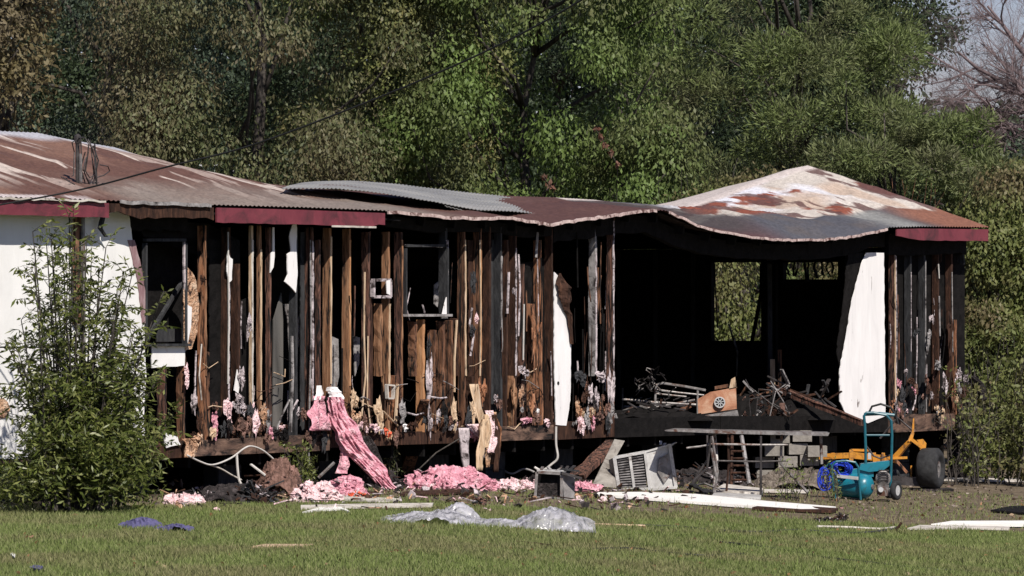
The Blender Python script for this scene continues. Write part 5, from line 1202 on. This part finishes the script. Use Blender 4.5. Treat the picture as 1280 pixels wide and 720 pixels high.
cable_thing('yellowish hose end lying straight at the right tip of the plastic sheet', 770, 658, [(740, 657), (775, 658), (806, 659)], .014, m_woodl, ground=True, name='garden_hose', cat='hose')
cable_thing('pale lath lying on the hose at the right of the lawn', 1070, 661, [(1022, 660), (1060, 661), (1100, 663), (1118, 661)], .016, m_boardd, ground=True, name='thin_lath', cat='lath')
cable_thing('dark twig sticking up at the right end of the hose', 1124, 664, [(1118, 664), (1122, 660), (1127, 653)], .014, m_charb, name='dark_twig', cat='twig')
cable_thing('thin black line laid for the shadow streak in the near grass at the lower right', 1080, 704, [(900, 679), (960, 686), (1020, 697), (1080, 704), (1160, 713), (1240, 716), (1300, 716)], .012, m_black, ground=True, name='shadow_streak', cat='shadow')  # black tube put along the dark streak of shade on the lawn
cable_thing('short black line laid for the shadow streak in the grass below the plastic sheet', 800, 688, [(740, 688), (790, 687), (820, 691), (880, 696), (930, 694)], .012, m_black, ground=True, name='shadow_streak', cat='shadow')  # shorter stretch of shade on the grass, drawn as a black tube
cable_thing('dark strip lying in the grass under the middle of the plastic', 665, 680, [(645, 679), (665, 681), (688, 684)], .014, m_charb, ground=True, name='dark_strip', cat='stick')  # thin dark strip at the left end of the lawn's dark streak

# boards on the ground
def gboard(label, pxs, mat, h=.03, name='board', cat='board', tilt=None, group=None):
    c = pxs[0]; t = T(name, label, cat, c[0], c[1], group); P = []
    for (x, y) in pxs:
        g = G(x, y); P.append(Vector(g) - Vector(t.loc()) + Vector((0, 0, .012)))
    if tilt:
        for i, dz in enumerate(tilt): P[i].z += dz
    return single(t, MB().prism([tuple(p) for p in P], (0, 0, h)), mat)
gboard('long white board pointing across the soil below the silver unit', [(745, 622), (900, 634), (1000, 641), (1026, 641), (1045, 638), (960, 631), (870, 622), (800, 619.5), (748, 620)], m_board, .03)
gboard('narrow burnt board beside the right half of the long white board', [(940, 639), (1040, 643), (1048, 640), (960, 634)], m_charb, .03)
gboard('thin white lath along the soil in front of the round pale bundle', [(376, 639), (440, 637.5), (540, 636), (542, 633), (440, 634.5), (376, 636)], m_boardd, .025, 'thin_lath', 'lath')
gboard('bent white strip with a split end lying left of the plastic sheet', [(378, 644), (400, 641), (425, 640), (438, 644), (434, 641), (424, 637), (400, 638)], m_board, .02, 'bent_strip', 'strip')
gboard('pale board end sticking out under the red scrap', [(412, 627), (470, 630), (500, 630), (500, 627), (460, 625), (415, 624)], m_boardd, .02, 'board', 'board')
gboard('long dirty white board at the right edge of the lawn', [(1164, 660), (1290, 660), (1290, 655.5), (1190, 656)], m_board, .03)
gboard('thin pale lath in front of the right edge board', [(1134, 664), (1210, 663.5), (1262, 664.5), (1262, 662), (1200, 660.5), (1150, 660)], m_boardd, .02, 'thin_lath', 'lath')
gboard('narrow white plank on the soil beyond the black tyre', [(1180, 602.5), (1290, 604), (1290, 600.5), (1183, 600)], m_boardd, .02, 'plank', 'plank')
gboard('black patch standing for shadow on the soil at the far right', [(1238, 641), (1290, 645), (1290, 635), (1262, 636)], m_char, .02, 'shadow_patch', 'slab')  # flat black sheet that paints the shadow patch on the soil
gboard('white plank lying under the table legs', [(892, 619), (952, 623), (954, 617), (905, 611)], m_boardd, .05, 'plank', 'plank')
gboard('second grey plank stacked in front of the one under the table', [(890, 624), (951, 626), (952, 622), (893, 620)], m_silver, .03, 'plank', 'plank')
gboard('thin pale stick lying in the near grass', [(316, 687), (380, 686), (392, 684), (330, 684)], m_woodl, .015, 'pale_stick', 'stick')
gboard('thin white strip in front of the concrete blocks', [(955, 617), (1012, 618), (1012, 615.5), (955, 614.5)], m_boardd, .02, 'thin_strip', 'strip')
gboard('small white scrap at the left edge of the near lawn', [(13, 696), (18, 700), (20, 697), (16, 694)], m_board, .01, 'paper_scrap', 'scrap')
gboard('small pale blue scrap in the grass at the lower left corner', [(36, 714), (50, 717), (54, 713), (44, 711)], m_cloth, .02, 'cloth_scrap', 'scrap')
gboard('burnt board leaning flat below the appliance gap', [(500, 622), (560, 620), (600, 616), (560, 615), (505, 618)], m_charb, .02)

# plastic film
def film(label, px_, py_, wpx, hpx, depth, seed, name='plastic_sheet', nx=70, ny=26, freq=3, rot=0.0, power=1.0, mat=None, cat='plastic sheet'):
    t = T(name, label, cat, px_, py_); s = t.s
    vs = []; fs = []; nx = 90; ny = 34; W_ = wpx / s; Hh = hpx / s * .62
    for i in range(nx + 1):
        for j in range(ny + 1):
            a = i / nx * 2 - 1; b_ = j / ny * 2 - 1; r = math.hypot(a, b_); rim = 1 + .5 * (float(vnoise(math.atan2(b_, a) * 2 + 7, 1, seed)) - .5); e = max(0., 1 - (r / rim) ** 2) ** .45
            x = a * W_ / 2; y = b_ * depth * .6; pk = math.exp(-((a - .15 * math.sin(seed)) ** 2) * 1.5)
            fx = x * 2.2 * freq / 3 + y * 2.6; fy = y * 1.8 - x * 1.3
            r1 = 1 - abs(float(vnoise(fx + 9, fy + 9, seed)) * 2 - 1); r2 = 1 - abs(float(vnoise(fx * 2.7 + 3, fy * 2.1, seed + 5)) * 2 - 1); r3 = 1 - abs(float(vnoise(fx * 7, fy * 6, seed + 9)) * 2 - 1)
            z = e * Hh * (.25 + .75 * pk) * (.30 + .45 * r1 + .40 * r2 + .28 * r3) + .02 * r3
            if r > rim: z = .004 - .03 * (r - rim)
            vs.append((x, depth * .5 + y, z))
    for i in range(nx):
        for j in range(ny):
            a = i * (ny + 1) + j; fs.append((a, a + ny + 1, a + ny + 2, a + 1))
    mb = MB().add(vs, fs); o = single(t, mb, mat or m_plastic); o.data.shade_smooth() ; return o
film('flat grey film of crumpled plastic left of the peaked piece', 536, 656, 150, 17, .9, 7, freq=5)
film('peaked fold of grey plastic film at the middle of the lawn edge', 572, 653, 62, 30, .7, 13, freq=3)
film('low bridge of clear plastic film between the two mounds', 626, 660, 80, 13, .6, 19, freq=4)
film('large crumpled mound of clear plastic film', 686, 664, 118, 33, .9, 27, freq=3.5)
# blue purple cloth
film('crumpled purple blue garment lying on the lawn at the left', 174, 661, 56, 19, .30, 91, 'cloth_bundle', freq=8, mat=m_cloth, cat='cloth')
film('flat purple blue sleeve spread to the right of the crumpled garment', 216, 664, 50, 9, .25, 95, 'cloth_bundle', freq=9, mat=m_cloth, cat='cloth')

# small rusted appliance (open box) and silver unit with a grille
t = T('rusted_box', 'small rusted appliance shell with an open front beside the pink scraps', 'appliance', 697, 624)
def frame_box(t, q, dep, mat, parent, r=.02):
    # q: four front corners (bl, br, tr, tl) in pixels
    f = [t.pt(*p) for p in q]; b_ = [p + Vector((.05, dep, 0)) for p in f]
    return f, b_
f, b_ = frame_box(t, [(669, 622), (702, 623), (702, 592), (671, 590)], .4, m_metal, t.o); fr = MB()
for i in range(4): fr.bar(f[i], f[(i + 1) % 4], .03, .03)
fr.build('front_frame', m_metal, t.o)
MB().prism([f[3], f[2], b_[2], b_[3]], (0, 0, .02)).build('top_panel', m_silver, t.o); MB().prism([f[0], f[3], b_[3], b_[0]], (-.012, 0, 0)).build('side_panel', m_metal, t.o)
MB().prism([b_[0], b_[1], b_[2], b_[3]], (0, .01, 0)).build('back_panel', m_charg, t.o); MB().prism([t.pt(672, 604, .05), t.pt(700, 604, .05), t.pt(700, 620, .05), t.pt(672, 620, .05)], (0, .02, 0)).build('grille', m_rub, t.o)
MB().prism([t.pt(703, 590), t.pt(719, 594, .1), t.pt(718, 626, .1), t.pt(705, 624)], (0, .03, 0)).build('side_door', m_grey, t.o)
for i in range(7):
    p = t.pt(676 + i * 6, 590 - random.uniform(0, 4), .05 * i); MB().bar(p, p + Vector((random.uniform(-.1, .15), random.uniform(-.05, .2), random.uniform(.0, .05))), .03, .012).build('metal_scrap', random.choice([m_metal, m_grey, m_metald]), t.o)
MB().bar(t.pt(702, 591, -.03), t.pt(727, 598, .0), .04, .025).build('bent_bracket', m_metald, t.o); MB().bar(t.pt(702, 586, -.03), t.pt(724, 589, .0), .04, .02).build('bent_bracket', m_charg, t.o)
t = T('silver_cabinet', 'silver metal appliance with two dark grille windows, tipped back on the soil', 'appliance', 807, 613)
c8 = [t.pt(774, 612), t.pt(812, 611), t.pt(806, 565), t.pt(768, 572)]; o8 = Vector((0, .5, .03))
fr = MB(); fr.bar(c8[0], c8[1], .035, .035); fr.bar(c8[1], c8[2], .03, .03); fr.bar(c8[2], c8[3], .035, .035); fr.bar(c8[3], c8[0], .04, .04); m0 = (c8[0] + c8[1]) / 2; m1 = (c8[2] + c8[3]) / 2; fr.bar(m0, m1, .022, .03); fr.build('front_frame', m_silver, t.o)
for (a0, a1) in ((.08, .46), (.54, .92)):
    lo0 = c8[0].lerp(c8[1], a0); lo1 = c8[0].lerp(c8[1], a1); hi0 = c8[3].lerp(c8[2], a0); hi1 = c8[3].lerp(c8[2], a1)
    gr = MB().prism([lo0.lerp(hi0, .05) + Vector((0, .02, 0)), lo1.lerp(hi1, .05) + Vector((0, .02, 0)), lo1.lerp(hi1, .93) + Vector((0, .02, 0)), lo0.lerp(hi0, .93) + Vector((0, .02, 0))], (0, .02, 0)).build('grille', m_metald, t.o)
    for k in range(12): tt = .08 + k * .075; MB().bar(lo0.lerp(hi0, tt) + Vector((0, .005, 0)), lo1.lerp(hi1, tt) + Vector((0, .005, 0)), .006, .012).build('louvre', m_grey, gr)
MB().prism([c8[3], c8[2], c8[2] + Vector((.2, .45, .02)), c8[3] + Vector((.2, .45, .02))], (0, 0, .015)).build('top_panel', m_silver, t.o)
MB().prism([t.pt(762, 575, .08), t.pt(768, 572), t.pt(774, 612), t.pt(768, 612, .08)], (-.012, .0, 0)).build('side_panel', m_metal, t.o)
MB().prism([t.pt(813, 611), t.pt(845, 608, .10), t.pt(837, 556, .10), t.pt(807, 565)], (0, .02, 0)).build('side_panel', m_silver, t.o)
MB().prism([t.pt(824, 573, .02), t.pt(836, 566, .07), t.pt(840, 590, .07), t.pt(830, 604, .04), t.pt(822, 590, .02)], (0, -.012, 0)).build('scorched_patch', m_metal, t.o)
e_ = MB(); e_.bar(t.pt(845, 609, .08), t.pt(837, 555, .08), .03, .04); e_.bar(t.pt(812, 612), t.pt(846, 609, .08), .03, .03); e_.bar(t.pt(837, 556, .08), t.pt(806, 565), .025, .02); e_.build('corner_trim', m_silver, t.o)
for i in range(5): p = t.pt(826 + i * 3.2, 558 + random.uniform(-3, 1), .08); MB().bar(p, p + Vector((random.uniform(-.05, .08), .04, random.uniform(-.03, .05))), .03, .008).build('torn_flap', m_silver, t.o)
t = T('grey_panel', 'grey panel leaning back against the floor left of the silver appliance', 'panel', 757, 610)
MB().prism([t.pt(740, 607), t.pt(771, 610), t.pt(766, 578, .4), t.pt(781, 551, .8), t.pt(768, 549, .8), t.pt(757, 572, .5)], (0, .03, 0)).build('panel_sheet', m_boardd if False else m_conc, t.o)
t = T('fallen_post', 'burnt reddish post slanting under the floor beside the grey panel', 'post', 732, 604)
single(t, MB().bar(t.pt(722, 596), t.pt(768, 552, .8), .20, .05, n=6, jit=.012), m_woodp)
t = T('charred_dish', 'small charred dish tilted on the rubble above the rusted appliance', 'dish', 707, 585)
MB().lathe(t.pt(707, 572, .4), (-.5, -.8, .4), [(0, .02), (.0, .14), (.015, .15), (.02, .13)], 14).build('dish_plate', m_charg, t.o)

# ---- work table
t = T('metal_table', 'long narrow metal frame table standing in front of the opening', 'table', 925, 622)
MB().prism([t.pt(832, 539), t.pt(905, 542), t.pt(1035, 545), t.pt(1037, 541), t.pt(905, 538), t.pt(845, 536.5)], (0, .45, 0)).build('table_top', m_metal, t.o)
for (a_, dy) in (((906, 612), .0), ((958, 612), .0)):
    pass
tb('leg', [(910, 542, .05), (911, 580, .03), (908, 614, 0)], .014, m_charb, t); tb('leg', [(951, 545, .0), (951, 622, 0)], .014, m_metald, t); tb('leg', [(977, 545, .2), (976, 580, .2), (990, 595, .2), (1010, 616, 0)], .016, m_metal, t); tb('leg', [(893, 542, .3), (896, 575, .2), (891, 622, .1)], .02, m_metal, t)
tb('stretcher', [(885, 555), (950, 556), (985, 556, .1)], .012, m_metal, t); tb('stretcher', [(897, 576), (950, 577), (985, 576, .1)], .010, m_metald, t); tb('brace', [(884, 544), (884, 575), (866, 602)], .012, m_metald, t)
tb('leg', [(1026, 545, .3), (1027, 580, .3)], .018, m_metal, t); tb('brace', [(858, 560), (875, 558), (888, 556)], .012, m_metal, t)
t = T('ladder', 'short wooden ladder leaning on the far edge of the metal table', 'ladder', 922, 612)
tb('side_rail', [(914, 611), (915, 545, .5)], .020, m_charb, t); tb('side_rail', [(937, 605), (927, 545, .5)], .024, m_grey, t)
for k in range(6): y = 555 + k * 9; tb('rung', [(915, y, .3 - k * .05), (929 + k * .9, y, .3 - k * .05)], .014, m_charb, t)
t = T('folded_chair', 'black burnt chair frame collapsed on the soil left of the table', 'chair', 880, 620)
for p in ([(862, 612), (868, 600), (884, 585), (889, 545)], [(862, 614), (890, 620), (896, 600), (889, 560)], [(858, 610), (880, 604), (900, 612)], [(866, 620), (884, 612), (902, 620)], [(890, 545), (897, 590), (893, 618)]): tb('chair_tube', p, .014, random.choice([m_metald, m_metal]), t)
MB().strip([t.pt(862, 606), t.pt(876, 612, -.1), t.pt(892, 614)], [.12, .24, .16], .02, 6, .04, 4, across=(.2, 1, 0)).build('seat_shred', m_black, t.o)
# leaning beam
t = iT('leaning_beam', 'long scorched beam slanting from the opening down to the right', 'beam', 1060, 530, -.4)
single(t, MB().bar(t.pt(960, 482, .5), t.pt(1078, 529, -.5), .06, .06, n=10, jit=.006).bar(t.pt(960, 482, .5) + Vector((0, 0, .036)), t.pt(1078, 529, -.5) + Vector((0, 0, .036)), .075, .012, n=10, jit=.004), m_woodp)
# concrete blocks and steps
t0_ = T('x', 'x', 'x', 990, 604)
bpy.data.objects.remove(t0_.o)
bl = [(958, 601, 1), (984, 603, 1), (1010, 603, 0), (956, 585, 1), (985, 584, 1), (1012, 582, 1), (968, 570, 1), (998, 568, 1), (1022, 571, 1), (975, 554, 1), (1003, 552, 0)]
wb = t0_; names = ['bottom left concrete block behind the table legs', 'bottom middle concrete block behind the table legs', 'bottom right concrete block behind the table legs', 'left block of the second course behind the table legs',
  'middle block of the second course behind the table legs', 'right block of the second course behind the table legs', 'left block of the third course, partly under the table edge', 'pale middle block of the third course under the table edge',
  'right block of the third course beside the dead weeds', 'left block of the top course just below the table top', 'right block of the top course just below the table top']
for i, (x, y, k) in enumerate(bl):
    c = t0_.pt(x, y, random.uniform(.05, .25)); o = empty('concrete_block', tuple(Vector(t0_.loc()) + c), names[i], 'block', random.uniform(-.15, .15), 'concrete blocks piled under the opening')
    mb = MB(); W_, D_, H_ = .24, .19, .135
    mb.box((-W_ / 2, 0, 0), (W_ / 2, .03, H_)); mb.box((-W_ / 2, D_ - .03, 0), (W_ / 2, D_, H_))
    for q in (-W_ / 2, -.015, W_ / 2 - .03): mb.box((q, .031, .001), (q + .03, D_ - .031, H_ - .001))
    mb.build('block_body', m_conc, o)
# grey rods crossing right of the table
t = T('crossed_rods', 'two grey rods crossed over the rubble at the right end of the table', 'rods', 1045, 590)
tb('rod', [(1034, 553), (1052, 538, .3)], .014, m_metal, t); tb('rod', [(1036, 540), (1050, 547, .3), (1070, 560, .4)], .02, m_grey, t); tb('rod', [(1010, 537), (1032, 539), (1050, 545)], .018, m_grey, t)

# ---- teal air compressor on its wheels
t = T('air_compressor', 'teal wheeled air compressor with a tall tubular handle', 'compressor', 1075, 625)
R_ = 15.5 / t.s; cA = t.pt(1046, 605, .12); cB = t.pt(1083, 608, -.06); ax = (cB - cA); Lx = ax.length; ax.normalize()
tk = MB().lathe(cA, ax, [(-.05, .03), (-.045, R_ * .55), (-.02, R_ * .85), (.02, R_), (Lx - .02, R_), (Lx + .03, R_ * .88), (Lx + .06, R_ * .6), (Lx + .072, .05)], 24).build('air_tank', m_teal, t.o, True)
MB().lathe(cB, ax, [(.06, .03), (.085, .03), (.085, .012)], 10).build('drain_plug', m_metal, tk)
MB().prism([t.pt(1046, 593, -.15), t.pt(1073, 596, -.22), t.pt(1073, 600, -.22), t.pt(1046, 597, -.15)], (0, .01, 0)).build('silver_label', m_silver, tk)
def hoop(pxs, r, mat, name, dys): tb(name, [(x, y, d) for (x, y), d in zip(pxs, dys)], r, mat, t, seg=8)
hoop([(1044, 623), (1041, 600), (1040, 582), (1045, 577), (1058, 576), (1069, 578), (1073, 584), (1074, 604), (1076, 625)], .014, m_teald, 'roll_cage', [-.2] * 9)
hoop([(1030, 596), (1031, 585), (1036, 580), (1040, 582)], .012, m_teald, 'roll_cage', [0, 0, 0, -.1])
hoop([(1082, 596), (1082, 560), (1081, 530), (1080, 520), (1083, 516), (1092, 516), (1108, 519), (1114, 526), (1115, 545), (1114, 580), (1113, 610)], .0165, m_teald, 'handle', [.0] * 11)
hoop([(1085, 518), (1090, 508), (1101, 505), (1113, 509), (1119, 518), (1123, 530)], .013, m_black, 'handle_grip', [.2] * 6); hoop([(1080, 518), (1100, 517), (1118, 519)], .02, m_teald, 'handle_bar', [.02] * 3)
hoop([(1082, 556), (1092, 570), (1100, 573), (1113, 569)], .010, m_metald, 'brace', [.1] * 4); tb('brace', [(1083, 544), (1112, 544)], .012, m_teald, t)
sh = MB().prism([t.pt(1076, 580, -.05), t.pt(1112, 576, -.05), t.pt(1112, 582, -.05), t.pt(1104, 588, -.05), t.pt(1086, 590, -.05), t.pt(1074, 587, -.05)], (0, .2, 0)).build('pump_shroud', m_teal, t.o)
bm_ = MB(); bm_.prism([t.pt(1064, 587, -.02), t.pt(1092, 584, -.02), t.pt(1092, 596, -.02), t.pt(1066, 596, -.02)], (0, .18, 0)); bm_.build('motor_housing', m_teal, t.o)
cb = t.pt(1104, 598, -.05); eng = MB().lathe(cb, (0, -1, 0), [(-.06, .09), (0, .09), (.015, .06), (.03, .03)], 14).build('motor_fan', m_metal, t.o)
for k in range(5): MB().bar(t.pt(1098, 588 + k * 3, -.08), t.pt(1111, 588 + k * 3, -.08), .012, .012).build('cooling_fin', m_metald, eng)
MB().box(tuple(t.pt(1097, 620, -.05)), tuple(t.pt(1110, 606, .1))).build('pressure_switch', m_metal, t.o); MB().lathe(t.pt(1101, 612, -.06), (0, -1, 0), [(0, .03), (.02, .03)], 12).build('gauge', m_light, t.o)
def wheel(c, axis, R, wd, rim, tmat, name='wheel', parent=None, tread=False):
    prof = [(-wd / 2 * .7, R * rim), (-wd / 2, R * (rim + .08)), (-wd / 2 * .96, R * .86), (-wd / 2 * .7, R), (wd / 2 * .7, R), (wd / 2 * .96, R * .86), (wd / 2, R * (rim + .08)), (wd / 2 * .7, R * rim)]
    wh = MB().lathe(c, axis, prof, 28).build(name, tmat, parent or t.o, True)
    MB().lathe(Vector(c) + Vector(axis).normalized() * 0, axis, [(-wd / 2 * .72, R * rim * .98), (-wd / 2 * .6, R * rim * .7), (-wd / 2 * .76, R * .16), (wd / 2 * .76, R * .16), (wd / 2 * .6, R * rim * .7), (wd / 2 * .72, R * rim * .98)], 20).build('rim', m_light if R < .15 else m_metal, wh)
    return wh
wheel(t.pt(1120, 613, -.02), (.9, -.55, 0), 12 / t.s, .065, .55, m_rubber); wheel(t.pt(1112, 611, .36), (.9, -.55, 0), 12 / t.s, .065, .55, m_rubber)
tb('axle', [(1120, 613, -.02), (1112, 611, .36)], .01, m_metal, t)
# coiled blue hose
th = T('air_hose', 'coiled bright blue air hose hung on the teal compressor', 'hose', 1045, 622)
th.x, th.y, th.z = th.x, t.y, t.z; th.s = F / th.y; th.x = (1045 - 640) / F * th.y; th.z = H - (622 - HOR) * th.y / F; th.o.location = th.loc()
mb = MB()
for k in range(12):
    cx, cy = 1052 + random.uniform(-2, 3), 586 + random.uniform(-1, 2); rx_, ry_ = random.uniform(6, 16), random.uniform(5, 13); rot = random.uniform(-.4, .4); pts = []
    for q in range(25):
        a_ = q / 24 * 6.283; ex = math.cos(a_) * rx_; ey = math.sin(a_) * ry_; pts.append(th.pt(cx + ex * math.cos(rot) - ey * math.sin(rot), cy + ex * math.sin(rot) + ey * math.cos(rot), -.12 + .012 * k + .03 * math.sin(a_ * 2 + k)))
    mb.tube(pts, .0085, 5)
for k in range(10):
    cx, cy = 1031 + random.uniform(-2, 2), 600 + random.uniform(-2, 2); rx_, ry_ = random.uniform(3, 10), random.uniform(6, 18); pts = []
    for q in range(25):
        a_ = q / 24 * 6.283; pts.append(th.pt(cx + math.cos(a_) * rx_, cy + math.sin(a_) * ry_, -.08 + .012 * k))
    mb.tube(pts, .0085, 5)
single(th, mb, m_bhose)

# ---- yellow machine frame with one big black wheel
t = T('yellow_machine', 'yellow framed mower chassis with a fat black tyre behind the compressor', 'machine', 1150, 613)
wheel(t.pt(1163, 586, -.05), (.93, -.36, 0), 26 / t.s, .27, .5, m_rubber)
hubc = t.pt(1163, 586, -.05) + Vector((.93, -.36, 0)) * .13
def yb(name, a_, b2, w_=.05, h_=.05, mat=m_yel, **k): return MB().bar(t.pt(*a_), t.pt(*b2), w_, h_, **k).build(name, mat, t.o)
yb('side_beam', (1022, 571, .3), (1066, 569, .2), .05, .07); yb('side_beam', (1066, 569, .2), (1122, 575, .1), .05, .08); yb('top_rail', (1062, 562.5, .25), (1088, 563, .2), .04, .03); yb('cross_post', (1041, 566, .28), (1042, 575, .28), .03, .04)
yb('cross_post', (1064, 562, .2), (1064, 577, .2), .05, .05); yb('cross_post', (1092, 566, .15), (1094, 579, .15), .06, .05); yb('cross_post', (1104, 576, .1), (1104, 566, .1), .04, .04)
yb('lift_arm', (1118, 573, .1), (1137, 552, .0), .07, .07, taper=.7); yb('lift_arm', (1137, 552, .0), (1141, 541, .0), .07, .05, taper=.7); yb('lever', (1141, 541, .0), (1142, 523, .0), .035, .03, taper=.5)
yb('link_arm', (1139, 549, -.02), (1155, 561, -.02), .05, .04); yb('base_plate', (1108, 573, .05), (1134, 572, .05), .03, .03)
MB().prism([t.pt(1146, 550, -.04), t.pt(1154, 549, -.04), t.pt(1158, 554, -.04), t.pt(1157, 562, -.04), t.pt(1150, 562, -.04), t.pt(1150, 556, -.04)], (0, .06, 0)).build('hook_plate', m_yel, t.o)
yb('brace', (1120, 575, -.02), (1134, 591, -.05), .04, .03, m_orange); yb('brace', (1139, 582, .1), (1139, 598, .1), .02, .02)
yb('deck_plate', (1116, 600, .05), (1160, 603, .0), .35, .10, m_metald); yb('deck_plate', (1124, 612, -.02), (1190, 612, .0), .4, .03, m_rub)
tb('rear_frame', [(1100, 548, .4), (1122, 522, .4), (1143, 540, .4)], .014, m_metald, t); tb('control_rod', [(1120, 573, .2), (1112, 596, .2)], .014, m_metald, t)
wheel(t.pt(1118, 600, .45), (.93, -.36, 0), 13 / t.s, .10, .5, m_rubber); 
MB().lathe(t.pt(1030, 583, .35), (.3, -1, 0), [(-.03, .03), (.03, .03)], 10).build('roller', m_metald, t.o)
MB().prism([t.pt(1085, 566, .0), t.pt(1089, 566, .0), t.pt(1089, 574, 0), t.pt(1085, 574, 0)], (0, .03, 0)).build('white_decal', m_light, t.o)

# ---- overhead service cable passing in front of the roof (and its twin running behind)
def ocable(name, label, pts3, r, mat):
    Q_ = []; P = [Vector(p) for p in pts3]
    for i in range(len(P) - 1):
        p0 = P[max(i - 1, 0)]; p1 = P[i]; p2 = P[i + 1]; p3 = P[min(i + 2, len(P) - 1)]
        for k in range(8):
            s = k / 8; Q_.append(.5 * ((2 * p1) + (p2 - p0) * s + (2 * p0 - 5 * p1 + 4 * p2 - p3) * s * s + (3 * p1 - p0 - 3 * p2 + p3) * s ** 3))
    Q_.append(P[-1]); l = Q_[0]; mb = MB().tube([q - l for q in Q_], r, 6); o = mb.build(name, mat, None, True, tuple(l)); tag(o, label, 'cable')
def at(px_, py_, Y): return ((px_ - 640) / F * Y, Y, H - (py_ - HOR) * Y / F)
ocable('overhead_cable', 'black service cable rising from the left eave across the trees to the top edge', [at(-60, 266, 43.9), at(0, 256, 43.9), at(105, 236, 43.8), at(207, 209, 43.4), at(310, 183, 43.0), at(430, 139, 42.4), at(550, 90, 41.8), at(650, 43, 41.2), at(735, -5, 40.6), at(800, -50, 40)], .0095, m_black)
print('all ok', len(bpy.data.objects), sum(len(o.data.polygons) for o in bpy.data.objects if o.type == 'MESH'))
